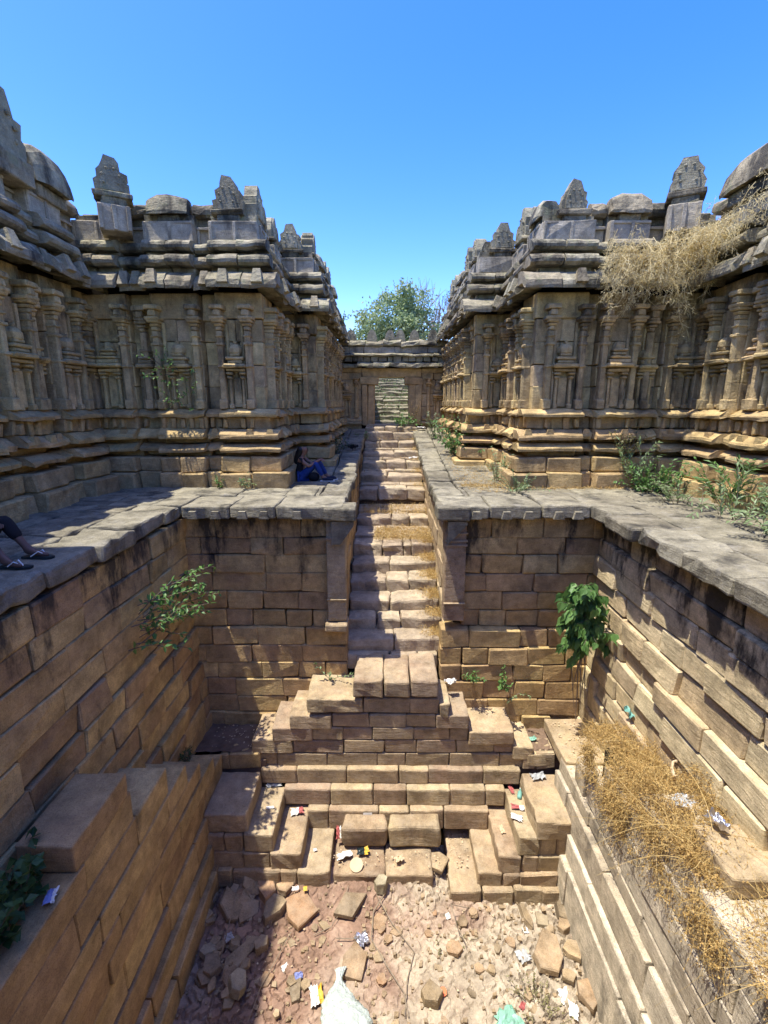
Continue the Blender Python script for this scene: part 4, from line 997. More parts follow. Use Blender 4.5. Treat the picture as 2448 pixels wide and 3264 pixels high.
pts = []; dr = []; ln = []
for i in range(170):
    y = rnd.uniform(2.4, 4.6); x = rnd.uniform(3.0, 3.8); pts.append((x, y, ledge_top(y) + .06 + rnd.random() * .25)); dr.append((rnd.gauss(-.2, 1), rnd.gauss(0, 1), rnd.gauss(.15, .3))); ln.append(rnd.uniform(.4, .8))
tag(place('dry_stalks', straw_mesh(pts, ln, dr, .0032, M['straw'], 6, 1.1), None), 'long pale dry stalks over the near end of the right ledge', kind='stuff')
# creeper hanging from the right gallery cornice
pts = []; dr = []; ln = []
def creep(n, x0, x1, fy, z0, z1, L0, L1, spread):
    for i in range(n):
        t = rnd.random(); x = x0 + (x1 - x0) * t
        zt = z0 + (z1 - z0) * t; pts.append((x, fy(x) - abs(rnd.gauss(0, .09)), zt - abs(rnd.gauss(0, spread)))); dr.append((rnd.gauss(-.25, .55), rnd.gauss(-.35, .4), rnd.gauss(-.75, .5))); ln.append(rnd.uniform(L0, L1))
strands = []
def vine_bundle(x, y, z, n, L):
    for q in range(n):
        p = np.array([x + rnd.gauss(0, .06), y + rnd.gauss(0, .04), z + rnd.gauss(0, .05)]); d = np.array([rnd.gauss(-.35, .55), rnd.gauss(-.25, .25), rnd.gauss(-.25, .4)]); Q = [p]
        k = max(4, int(L * rnd.uniform(.5, 1.15) / .1))
        for t_ in range(k):
            d = d * .86 + np.array([rnd.gauss(-.03, .3), rnd.gauss(0, .14), rnd.gauss(-.22, .2)]); d /= np.linalg.norm(d)
            p = p + d * .1; p[1] = min(p[1], 9.82 if p[2] > 3.9 else 10.1); p[0] = min(p[0], 6.02); Q.append(p)
            for w in range(7):
                pts.append(p + rng.normal(0, .035, 3)); dr.append(rng.normal(0, 1, 3) + d * .4 + np.array([0, 0, -.25])); ln.append(rnd.uniform(.03, .12))
        strands.append(Q)
for i in range(190):
    t_ = rnd.random(); x = 4.3 + 1.85 * t_
    vine_bundle(x, 9.78 - abs(rnd.gauss(0, .06)), 4.40 + .3 * t_ + rnd.gauss(0, .16), 1, rnd.choice((.3, .5, .7, .9, 1.2)) * (1. if .18 < t_ else .6))
for i in range(38):
    y = rnd.uniform(8.7, 9.9); vine_bundle(5.86 - abs(rnd.gauss(0, .06)), y, 4.75 + rnd.gauss(0, .06), 1, rnd.choice((.25, .4, .6)))
for i in range(10): vine_bundle(rnd.uniform(5.6, 6.1), rnd.uniform(7.6, 9.2), 5.0, 1, .5)
t = thing('dry_creeper', 'pale straw-coloured dry creeper hanging over the cornice of the right gallery', 'plant', (5.4, 9.95, 4.6))
o = place('stems', straw_mesh(pts, ln, dr, .0036, M['strawp'], 3, 1.2, 9000, M['strawp'], .011), t, (0, 0, 0)); o['kind'] = 'stuff'
st = [tube_v(Q, [.0075 * (1 - .6 * k / len(Q)) for k in range(len(Q))], 3) for Q in strands]
v, f = join(st); place('vine', mesh('vine', v, f, M['strawp']), t, (0, 0, 0))
# dry grass on the stair and walkways
pts = []; dr = []; ln = []
def on_stair(y):
    z = -3.
    for zz, yy in NO:
        if y >= yy: z = zz
    return z
for i in range(7000):
    q = rnd.random()
    if q < .38: y = rnd.uniform(10.95, 12.1); x = rnd.uniform(-.3, 1.1); 
    elif q < .72: y = rnd.uniform(8.5, 11.2); x = 1.1 - abs(rnd.gauss(0, .16))
    elif q < .9: y = rnd.uniform(12.3, 13.45); x = rnd.uniform(-.7, 1.1)
    else: y = rnd.uniform(13.6, 17.5); x = rnd.uniform(-.7, 1.1) if rnd.random() < .4 else 1.08 - abs(rnd.gauss(0, .15))
    pts.append((x, y, on_stair(y) + (.03 if y < 10.9 else .06) )); dr.append((rnd.gauss(0, .6), rnd.gauss(-.1, .6), rnd.uniform(.2, 1.))); ln.append(rnd.uniform(.05, .17))
for i in range(1800):
    y = rnd.uniform(9.3, 10.2) if rnd.random() < .6 else rnd.uniform(10, 14); x = rnd.uniform(1.6, 2.6) if y > 9.9 else rnd.uniform(1.7, 5.4)
    if y < 9.7 and x > 2.6: y = rnd.uniform(9.65, 9.95)
    pts.append((x, y, zwalk(y) + .01)); dr.append((rnd.gauss(0, .7), rnd.gauss(-.1, .7), rnd.uniform(.05, .7))); ln.append(rnd.uniform(.05, .14))
tag(place('dry_grass', straw_mesh(pts, ln, dr, .0035, M['straw'], 2, .5, 6000, M['straw2'], .012), None), 'short dry grass along the right side of the main stair', kind='stuff')
pts = []; dr = []; ln = []
for i in range(1500):
    y = 19.7 + 5 * rnd.random(); x = rnd.uniform(-.9, 1.3); k = int((y - 19.6) / .38)
    pts.append((x, y, .98 + .17 * k + .05)); dr.append((rnd.gauss(0, .5), rnd.gauss(-.2, .5), 1)); ln.append(rnd.uniform(.08, .2))
tag(place('grass', straw_mesh(pts, ln, dr, .008, M['greenp'], 2, .5, 300, M['greenp'], .03), None), 'patchy grass on the steps beyond the doorway', kind='stuff')

# trees beyond the gate
def tree(name, label, x, y, z0, h, crown, leafm, nleaf, lsize, nb=14, bare=False, group='trees beyond the gate'):
    t = thing(name, label, 'tree', (x, y, z0), group); st = []; tips = []
    def br(p, d, ln, r, lev):
        q = [p]; dd = d
        for k in range(4):
            dd = dd + rv() * .22; dd /= np.linalg.norm(dd); q.append(q[-1] + dd * ln / 4)
        st.append(tube_v([tuple(a) for a in q], [r * (1 - .14 * k) for k in range(5)], 5 if lev < 2 else 4))
        tips.extend([q[2], q[3], q[4]] if lev > 0 else [])
        if lev < (4 if bare else 3):
            for k in range(3 if lev else nb // 3): br(q[rnd.choice((2, 3, 4))], dd * .6 + rv() * (.55 if bare else .8) + np.array([0, 0, .25 if not bare else .45]), ln * rnd.uniform(.55, .8), r * .55, lev + 1)
    br(np.array([0, 0, 0.]), np.array([0, 0, 1.]), h * .42, .16, 0)
    v, f = join(st); place('trunk', mesh('trunk', v, f, M['barkp' if bare else 'bark']), t, (x, y, z0))
    if nleaf:
        T = np.array(tips); cx, cy, cz = crown; lv = []
        cl = []
        for k in range(60):
            a = rv() * rng.uniform(.45, 1.15) ; cl.append(np.array([a[0] * cx, a[1] * cy, h * .68 + a[2] * cz]))
        for k in range(nleaf):
            c = cl[rnd.randrange(len(cl))] + rng.normal(0, .28, 3)
            lv.append(leaf_v(c, rv() + np.array([0, 0, -.3]), rv(), lsize * rng.uniform(.6, 1.3), lsize * .5))
        v, f = join(lv); o = place('crown', mesh('crown', v, f, M[leafm]), t, (x, y, z0)); o['kind'] = 'stuff'
    return t
tree('leafy_tree', 'rounded pale green tree rising behind the gate parapet', .9, 33, 3.3, 5.3, (2.3, 2.0, 1.75), 'tree', 8000, .24)
tree('leafy_tree', 'low green tree between the rounded tree and the left gallery', -.9, 35, 3.3, 3.4, (1.4, 1.6, 1.1), 'tree', 4600, .24)
tree('bare_tree', 'leafless grey tree right of the rounded green tree', 3.6, 36, 3.3, 6.6, (1, 1, 1), 'tree', 0, .1, 18, True)
tree('bare_tree', 'leafless thin tree close beside the right parapet', 4.9, 38, 3.3, 7.4, (1, 1, 1), 'tree', 0, .1, 18, True)
tree('leafy_tree', 'bright green tree top peeping over the right parapet', 6.4, 38, 3.3, 8.1, (1.8, 1.6, 1.9), 'green', 4500, .2)

# ------------------------------------------------------------------ rubble on the pit floor
def slab_stone(w, d, h, mat='rubble', sides=None):
    n = sides or rnd.choice((5, 5, 6, 7)); a0 = rnd.uniform(0, 6.28)
    top = []; 
    for k in range(n):
        a = a0 + 6.283 * (k + rnd.uniform(-.28, .28)) / n; r_ = rnd.uniform(.78, 1.16); top.append((math.cos(a) * w / 2 * r_, math.sin(a) * d / 2 * r_))
    h *= .68
    V = [(x * 1.03, y * 1.03, -h / 2) for x, y in top] + [(x * 1.01 + rnd.gauss(0, .008), y * 1.01, h * .40) for x, y in top] + [(x * .955, y * .955, h / 2 + rnd.gauss(0, h * .07)) for x, y in top]
    F = [list(range(n))[::-1], list(range(2 * n, 3 * n))]
    for k in range(n):
        q = (k + 1) % n; F.append([k, q, q + n, k + n]); F.append([k + n, q + n, q + 2 * n, k + 2 * n])
    return mesh('loose_stone', V, F, M[mat])
def stone(x, y, w, d, h, label, rz=0, rx=0., ry=0., grp=None, dz=0., mat='rubble', sides=None, nm='loose_stone'):
    o = place(nm, slab_stone(w, d, h, mat, sides), None, (x, y, floor_z(x, y) + h * .36 + dz), rz, rx, ry); tag(o, label, 'stone', grp or 'loose stones on the pit floor'); return o
stone(-1.376, 5.923, .50, .56, .11, 'flat orange slab with a point towards the viewer, left of the floor centre', .3, .12, .05, sides=5, dz=.03)
stone(-.555, 5.942, .60, .46, .12, 'square reddish slab with a dark stain in the middle of the floor', .1, .1, .02, sides=4, dz=.03)
stone(-1.951, 6.153, .34, .40, .22, 'pale boulder at the edge of the shadow below the left corner steps', .4)
stone(-1.782, 5.90, .42, .36, .24, 'pale rounded boulder in front of the pale one at the shadow edge', 1.)
stone(-1.66, 6.22, .34, .28, .14, 'flat brown stone behind the pale boulders', .2)
stone(-.068, 6.18, .22, .22, .30, 'small upright pale stone before the stained front step', .5)
stone(-1.86, 5.389, .28, .26, .2, 'pale lump of stone half in shadow at the left of the floor', .7)
stone(-.427, 5.195, .44, .56, .14, 'pointed buff slab behind the plastic sack', .2, .15)
stone(-2.123, 5.297, .26, .62, .12, 'long dark slab lying aslant in the left shadow', -.7, .2, .3)
stone(-2.216, 5.905, .40, .42, .16, 'reddish slab tilted in the shadow heap', .3, .3, .3)
stone(-2.453, 5.883, .38, .50, .18, 'big dark slab leaning in the shadow heap', .8, .4, .2, dz=.05)
stone(-2.217, 6.25, .36, .60, .14, 'tall dark slab leaning near the left corner steps', .6, .5, .2, dz=.08)
stone(-1.261, 4.886, .24, .28, .08, 'small square brick-red stone beside the blue wrapper', .1, sides=4)
stone(-1.709, 4.98, .30, .20, .10, 'wedge of red stone at the shadow edge', .6)
stone(-.122, 5.78, .28, .28, .08, 'flat buff stone right of the square reddish slab', .5)
stone(2.41, 5.375, .54, .50, .16, 'large orange buff slab on the cracked mud at the right', .9, .12, sides=6, dz=.03)
stone(2.219, 5.939, .14, .38, .12, 'thin pale shard standing by the right corner steps', .3, .2, .2)
stone(2.852, 6.0, .26, .28, .20, 'pale orange stone against the right wall by the green bottle', .4, .3)
stone(2.80, 5.426, .30, .28, .14, 'grey brown stone right of the large orange slab', .2)
stone(2.82, 5.82, .30, .26, .14, 'dark buff stone below the pale orange stone', .9)
stone(2.466, 5.88, .28, .24, .12, 'square grey stone between shard and right wall', .1, sides=4)
stone(2.80, 4.915, .26, .46, .14, 'long buff stone beside the right wall near the white paper', .1)
stone(.618, 4.809, .34, .28, .20, 'brown block with a dark face near the orange cap', .1, sides=5)
stone(1.017, 5.398, .22, .20, .10, 'small pale stone in the middle of the cracked mud', .3)
stone(.88, 6.62, .40, .36, .12, 'tilted brown slab at the foot of the right corner steps', .2, .2, .1, sides=5, dz=.12)
stone(1.9, 5.55, .16, .16, .08, 'small orange stone left of the large orange slab', .3)
stone(2.62, 5.12, .2, .18, .1, 'small earthy stone below the large orange slab', .3)
for i in range(26):
    x = rnd.uniform(-2.8, -1.95); y = 6.2 - 1.5 * rnd.random() ** 1.4
    w = rnd.uniform(.12, .32)
    stone(x, y, w, w * rnd.uniform(.7, 1.2), w * rnd.uniform(.35, .7), 'dark broken stone in the shaded rubble heap below the left steps', rnd.uniform(0, 3), rnd.gauss(0, .3), rnd.gauss(0, .3), 'shaded rubble heap stones', dz=rnd.uniform(0, .1))
for i in range(46):
    x = rnd.uniform(-1.7, 2.8); y = rnd.uniform(4.3, 6.05); w = rnd.uniform(.07, .17)
    stone(x, y, w, w * rnd.uniform(.7, 1.2), w * rnd.uniform(.3, .6), 'small sunlit broken stone scattered on the pit floor', rnd.uniform(0, 3), rnd.gauss(0, .15), rnd.gauss(0, .15), 'small stones scattered on the pit floor')
pb = []
for i in range(800):
    x = rnd.uniform(-2.8, 2.9); y = rnd.uniform(3.9, 6.6); s = rnd.uniform(.008, .028) * (1.5 if rnd.random() < .1 else 1)
    v = SG * s * rng.uniform(.5, 1.2, (8, 3)) + np.array([x, y, floor_z(x, y) + s * .4]); pb.append((v, [[0, 1, 3, 2], [4, 6, 7, 5], [0, 4, 5, 1], [2, 3, 7, 6], [0, 2, 6, 4], [1, 5, 7, 3]]))
v, f = join(pb); tag(place('gravel', mesh('gravel', v, f, M['rubble'])), 'small stone chips over the pit floor', kind='stuff')

# ------------------------------------------------------------------ litter
def crumple(w, d, h, amp=.3, n=9):
    xs = np.linspace(-1, 1, n); X, Y = np.meshgrid(xs, xs); Z = np.zeros_like(X)
    for q in range(7):
        k = rng.normal(0, 2.4 + q, 2); Z += np.abs(np.sin(X * k[0] + Y * k[1] + rng.uniform(0, 6))) * amp / (1 + .4 * q)
    Z = (Z - Z.min()) / (np.ptp(Z) + 1e-6)
    E_ = 1 + .12 * rng.normal(0, 1, X.shape)
    V = np.stack([(X * w / 2 * E_).ravel(), (Y * d / 2 * E_).ravel(), (Z * h).ravel()], 1)
    F = [[r * n + c, r * n + c + 1, (r + 1) * n + c + 1, (r + 1) * n + c] for r in range(n - 1) for c in range(n - 1)]
    return V, F
def litter(nm, label, cat, loc, w, d, h, mat, rz=0, rx=0., ry=0., mat2=None, n=9):
    w *= .82; d *= .82; h *= .8; v, f = crumple(w, d, h, n=n); me = mesh(nm, v, f, [M[mat]] + ([M[mat2]] if mat2 else []))
    if mat2: me.polygons.foreach_set('material_index', np.array([1 if (i % (n - 1)) > (n - 1) * .55 else 0 for i in range(len(f))], dtype=np.int32))
    sol = None
    o = place(nm, me, None, loc, rz, rx, ry); tag(o, label, cat); m_ = o.modifiers.new('thickness', 'SOLIDIFY'); m_.thickness = .002; return o
FZ = lambda x, y, d=.01: (x, y, floor_z(x, y) + d)
# plastic sack: a limp bag with a pinched neck
def sack():
    key = np.array([(0, .03, .38, .12), (.05, .05, .47, .19), (.16, .05, .50, .22), (.30, .05, .47, .21), (.44, .05, .37, .17), (.56, .06, .24, .11), (.64, .08, .12, .06), (.69, .10, .06, .04), (.74, .12, .07, .05), (.82, .10, .13, .04)])
    m_, n = 34, 44; V = []
    for t in np.linspace(0, .82, m_):
        zc, w, h = (np.interp(t, key[:, 0], key[:, k]) for k in (1, 2, 3))
        for k in range(n):
            a = 2 * math.pi * k / n; nr = math.exp(-((t - .69) / .22) ** 2)
            b = 1 + .16 * nr * math.sin(9 * a + 2 * math.sin(t * 20)) + .07 * math.sin(4 * a + t * 23) * math.sin(t * 31 + a) + .05 * math.sin(11 * a - t * 40) + rnd.gauss(0, .012)
            z = zc + .06 + math.sin(a) * h * b * .6
            V.append((math.cos(a) * w * b * .62 + .04 * math.sin(t * 9), t, max(.005 + .01 * math.sin(k + t * 30), z - .03)))
    F = [[i * n + k, i * n + (k + 1) % n, (i + 1) * n + (k + 1) % n, (i + 1) * n + k] for i in range(m_ - 1) for k in range(n)]; F.append(list(range(n))[::-1])
    return mesh('plastic_sack', np.array(V), F, M['sack'], True)
tag(place('plastic_sack', sack(), None, FZ(-.50, 4.28, .02), .22), 'pale green translucent plastic sack lying on the floor at the bottom edge', 'sack')
litter('snack_wrapper', 'white and yellow snack wrapper with a red edge left of the plastic sack', 'wrapper', FZ(-.944, 4.82), .20, .30, .09, 'white', .3, mat2='yellow')
litter('paper_scrap', 'small white square paper in the sun near the shadow edge', 'paper', FZ(-1.451, 5.149), .12, .12, .03, 'white', .6, .2)
litter('foil_wrapper', 'blue wrapper lying behind the small brick-red stone', 'wrapper', FZ(-1.236, 5.04), .14, .10, .05, 'bluew', .2)
v, f = join([tube_v([(0, 0, 0), (0, 0, .03)], .05, 14)]); tag(place('orange_cap', mesh('orange_cap', v, f, M['orange']), None, FZ(.787, 4.87, .03), 0, .4), 'round orange cap on the pale mud', 'cap')
litter('paper_scrap', 'torn white paper in two lobes near the right wall', 'paper', FZ(2.476, 4.90, .04), .16, .20, .05, 'white', .2, .4)
litter('paper_scrap', 'second white paper piece just below the torn one', 'paper', FZ(2.53, 4.72, .04), .14, .18, .05, 'white', -.3, .3)
litter('plastic_bag', 'pale teal plastic bag among weeds at the bottom edge', 'bag', FZ(1.628, 4.60), .40, .34, .10, 'tealp', .4)
litter('foil_ball', 'crumpled silver foil on the red earth', 'foil', FZ(-.362, 5.49), .24, .22, .14, 'foil', .4, n=12)
litter('plastic_scrap', 'clear crumpled plastic beside the large orange slab', 'plastic', FZ(2.03, 5.37), .2, .2, .05, 'clear', .4)
litter('snack_wrapper', 'small red wrapper in the cracked mud above the teal bag', 'wrapper', FZ(1.868, 4.80), .12, .08, .04, 'red', .8)
litter('paper_scrap', 'tiny white card with a dark mark by the thin shard', 'paper', FZ(2.16, 5.70), .10, .10, .02, 'white', .2)
litter('paper_scrap', 'white crumpled paper by the right corner steps', 'paper', FZ(.98, 5.88), .10, .10, .05, 'white', .2)
litter('paper_scrap', 'grey blue scrap in the shaded rubble', 'paper', FZ(-2.35, 5.45, .1), .14, .12, .04, 'clear', .6, .4)
litter('plastic_scrap', 'yellow scrap by the foot of the left corner steps', 'wrapper', FZ(-1.32, 6.13, .1), .08, .10, .03, 'yellow', .2)
litter('paper_scrap', 'white scrap beside the yellow scrap below the left steps', 'paper', FZ(-1.48, 6.13, .1), .12, .08, .04, 'white', .2)
# on the steps
litter('snack_wrapper', 'red and white wrappers at the back of the second left corner step', 'wrapper', (-1.60, 7.08, -5.44), .26, .18, .08, 'white', .2, mat2='red')
litter('plastic_scrap', 'shiny clear plastic at the back of the first sunlit left step', 'plastic', (-2.06, 7.35, -5.11), .34, .16, .08, 'clear', .1)
litter('paper_scrap', 'white scrap midway on the first sunlit left step', 'paper', (-2.02, 6.85, -5.11), .16, .06, .02, 'white', .1)
litter('paper_scrap', 'tiny white scrap on the lowest left corner step', 'paper', (-1.22, 6.62, -5.75), .07, .07, .02, 'white', .4)
litter('snack_wrapper', 'bright red wrapper beside the left end of the front step block', 'wrapper', (-.84, 6.93, -5.74), .12, .26, .10, 'red', .1, .3, mat2='white')
litter('snack_wrapper', 'dark wrapper with yellow marks before the front step block', 'wrapper', (-.40, 6.66, -5.83), .24, .14, .07, 'darkp', .1, .3, mat2='yellow')
litter('paper_scrap', 'torn white paper on the lowest front platform', 'paper', (-.72, 6.58, -5.83), .32, .14, .06, 'white', .4)
v, f = join([tube_v([(0, 0, 0), (0, 0, .012)], .11, 20)]); tag(place('paper_plate', mesh('paper_plate', v, f, M['beige']), None, (-.50, 6.42, -5.83), 0, .35), 'round beige plate on the lowest front platform', 'plate')
litter('paper_scrap', 'crumpled beige leaf paper right of the round plate', 'paper', (.22, 6.52, -5.83), .2, .14, .07, 'beige', .4)
litter('plastic_scrap', 'clear plastic scraps near the right end of the front platform', 'plastic', (.62, 6.9, -5.78), .26, .16, .08, 'clear', .4)
v, f = bx(0, 0, 0, .16, .004, .12, .001, 0); tag(place('paper_card', mesh('paper_card', v, f, M['white']), None, (-.33, 7.03, -5.46), .02, -.12), 'white card leaning against the third broad front step', 'card')
litter('snack_wrapper', 'dark red wrapper at the back of the second right corner step', 'wrapper', (2.27, 7.26, -5.11), .08, .22, .05, 'red', .1)
def bottle(label, loc, mat, rz, L=.24, r=.034):
    v, f = tube_v([(0, 0, 0), (.02, 0, 0), (L * .62, 0, 0), (L * .8, 0, 0), (L, 0, 0)], [r * .8, r, r, r * .4, r * .38], 12)
    t = tag(place('bottle', mesh('bottle', v, f, M[mat], True), None, loc, rz), label, 'bottle'); c, g_ = tube_v([(L, 0, 0), (L + .02, 0, 0)], r * .45, 10); sub('cap', mesh('cap', c, g_, M['white']), t)
bottle('small teal plastic bottle lying on the second right corner step', (2.36, 7.05, -5.09), 'teal', 1.2, .22, .04)
litter('snack_wrapper', 'red and white wrapper between teal bottle and white sheet on a right step', 'wrapper', (2.29, 6.87, -5.11), .26, .10, .05, 'red', -.2, mat2='white')
litter('paper_sheet', 'flat white sheet on the second right corner step', 'paper', (2.22, 6.68, -5.11), .22, .14, .012, 'white', -.4)
litter('paper_scrap', 'beige scrap on the third right corner step', 'paper', (2.0, 6.75, -5.45), .10, .2, .04, 'beige', .2)
litter('paper_scrap', 'clump of pale litter at the back of the top right corner step', 'litter', (2.72, 7.2, -4.78), .3, .16, .07, 'clear', .2)
litter('paper_scrap', 'white crumpled paper behind the landing slabs', 'paper', (1.22, 8.0, -3.42), .22, .16, .12, 'white', .2)
litter('plastic_scrap', 'pale blue green plastic on the small right ledge', 'plastic', (2.75, 7.75, -4.44), .2, .12, .06, 'tealp', .2)
bottle('dark green glass bottle standing wedged against the right wall', (2.96, 6.02, -6.2), 'greeng', 1.6)
litter('foil_ball', 'crumpled silver foil packet on the dry grass of the right ledge', 'foil', (3.5, 4.15, -2.62), .14, .26, .18, 'foil', .3, n=12)
litter('paper_scrap', 'pale crumpled plastic half hidden in the dry grass', 'plastic', (3.42, 4.6, -2.76), .26, .2, .08, 'clear', .3)
litter('plastic_scrap', 'green plastic shreds at the top of the dry grass', 'plastic', (3.78, 6.55, -3.0), .1, .22, .14, 'teal', .3, .6)
v, f = tube_v([(0, 0, 0), (.03, .12, .02), (.10, .22, .03), (.2, .26, .02)], [.024, .016, .016, .022], 6); tag(place('dry_stick', mesh('dry_stick', v, f, M['beige']), None, (3.62, 5.05, -2.82)), 'pale bone-like stick lying on the dry grass', 'stick')
litter('snack_wrapper', 'pale blue wrapper beside the dark weed on the left ledge', 'wrapper', (-3.02, 3.36, -2.6), .10, .16, .05, 'bluew', .3, mat2='white')
litter('plastic_bag', 'black bag on the left walkway far behind the seated woman', 'bag', (-1.0, 14.0, .38), .34, .3, .26, 'black', .3, n=10)
litter('plastic_scrap', 'white crumpled plastic on the upper stair at right', 'plastic', (.88, 15.5, -.05), .36, .2, .12, 'white', .2)
litter('plastic_scrap', 'white bag right of the gate threshold', 'plastic', (1.25, 17.6, .82), .4, .2, .12, 'white', .2)
scr = []
def scrap(x, y, z):
    s = rnd.uniform(.008, .024); v, f = crumple(s * 1.4, s, s * .5, n=3); a = rnd.uniform(0, 6.28); c, q = math.cos(a), math.sin(a); v = np.stack([v[:, 0] * c - v[:, 1] * q + x, v[:, 0] * q + v[:, 1] * c + y, v[:, 2] + z], 1); scr.append((v, f))
for i in range(90): 
    x = rnd.uniform(-2.4, 2.8); y = rnd.uniform(4.2, 6.5); scrap(x, y, floor_z(x, y) + .02)
for i in range(60): scrap(rnd.uniform(-3.3, -2.3), rnd.uniform(7.5, 8.15), -4.44)
for i in range(60): scrap(rnd.uniform(3.1, 3.7), rnd.uniform(7.0, 7.9), -4.17)
for i in range(40): scrap(rnd.uniform(1.1, 1.45), rnd.uniform(6.5, 7.2), -6.0)
for i in range(40): scrap(rnd.uniform(-.9, .9), rnd.uniform(6.4, 6.75), -5.83)
v, f = join(scr); tag(place('litter', mesh('litter', v, f, M['beige'])), 'tiny pale scraps of litter over the pit', kind='stuff')
# sticks and roots on the floor
def stick(label, pts, r=.008, mat='barkp', grp='dry sticks in the pit'):
    P = [(x, y, (floor_z(x, y) + .05 + (z if len(p) > 2 else 0)) if True else 0) for p in pts for (x, y, z) in [(p[0], p[1], p[2] if len(p) > 2 else 0)]]
    v, f = tube_v(P, r, 5); tag(place('dry_stick', mesh('dry_stick', v, f, M[mat])), label, 'stick', grp)
stick('long thin dry stick standing in the left shadow', [(-2.33, 5.8, .35), (-2.35, 5.5, .22), (-2.37, 5.25, .1), (-2.38, 5.0)])
stick('curved dry vine right of the pointed slab', [(.05, 6.2), (-.2, 5.9), (-.22, 5.5), (.05, 5.1), (.25, 4.85), (.3, 4.6)], .009)
stick('second dry vine crossing the curved one', [(-.15, 6.1), (.1, 5.7), (.42, 5.35), (.3, 5.0), (.25, 4.6)], .007)
stick('short dry twig between slab and foil', [(-.75, 5.5), (-.5, 5.52), (-.36, 5.55)], .007)
stick('bent dry twig below the right corner steps', [(1.3, 5.9, .1), (1.02, 5.85, .25), (1.08, 5.6, .1), (1.2, 5.45)], .007)
stick('thin pale root left of the square slab', [(-.62, 6.2), (-.7, 5.9), (-.85, 5.65), (-1.1, 5.55)], .006)
stick('thin dry stem at the shadow edge', [(-1.45, 5.6), (-1.6, 5.2), (-1.72, 4.9), (-1.8, 4.5)], .006)

# ------------------------------------------------------------------ people
def skinned(name, joints, edges, mat, root=0, levels=2):
    me = bpy.data.meshes.new(name); me.from_pydata([j[:3] for j in joints], edges, []); me.materials.append(mat)
    o = bpy.data.objects.new(name, me); COL.objects.link(o)
    sk = o.modifiers.new('skin', 'SKIN'); sk.branch_smoothing = .6
    for i, j in enumerate(joints):
        d = me.skin_vertices[0].data[i]; r = j[3]; d.radius = r if isinstance(r, tuple) else (r, r); d.use_root = i == root
    sd = o.modifiers.new('smooth', 'SUBSURF'); sd.levels = levels; sd.render_levels = levels
    for p in me.polygons: p.use_smooth = True
    sk.use_smooth_shade = True
    return o
def chain(o, pt, th): o.parent = th; o.location = pt; return o
def hand(base, d, curl, s=1., spread=(0, 0, 1)):
    """palm and five fingers as chains off the wrist: returns joints, edges with local indices (0 = wrist)"""
    d = Vector(d).normalized(); up = Vector(spread).normalized(); side = d.cross(up).normalized(); dn = Vector(curl).normalized()
    J = [(*base, .020 * s)]; E_ = []
    pm = Vector(base) + d * .05 * s; J.append((*pm, (.022 * s))); E_.append((0, 1))
    for k in range(4):
        b = Vector(base) + d * .085 * s + side * (-.027 + .018 * k) * s
        L = (.062, .072, .068, .054)[k] * s
        i = len(J); J.append((*b, .0095 * s)); E_.append((1, i))
        m1 = b + (d * .75 + dn * .5).normalized() * L * .5; m2 = m1 + (d * .2 + dn).normalized() * L * .5
        J += [(*m1, .0085 * s), (*m2, .0065 * s)]; E_ += [(i, i + 1), (i + 1, i + 2)]
    b = Vector(base) + d * .04 * s + side * -.035 * s; i = len(J); J.append((*b, .011 * s)); E_.append((1, i))
    m = b + (d * .8 - side * .5 + dn * .4).normalized() * .05 * s; J.append((*m, .008 * s)); E_.append((i, i + 1))
    return J, E_

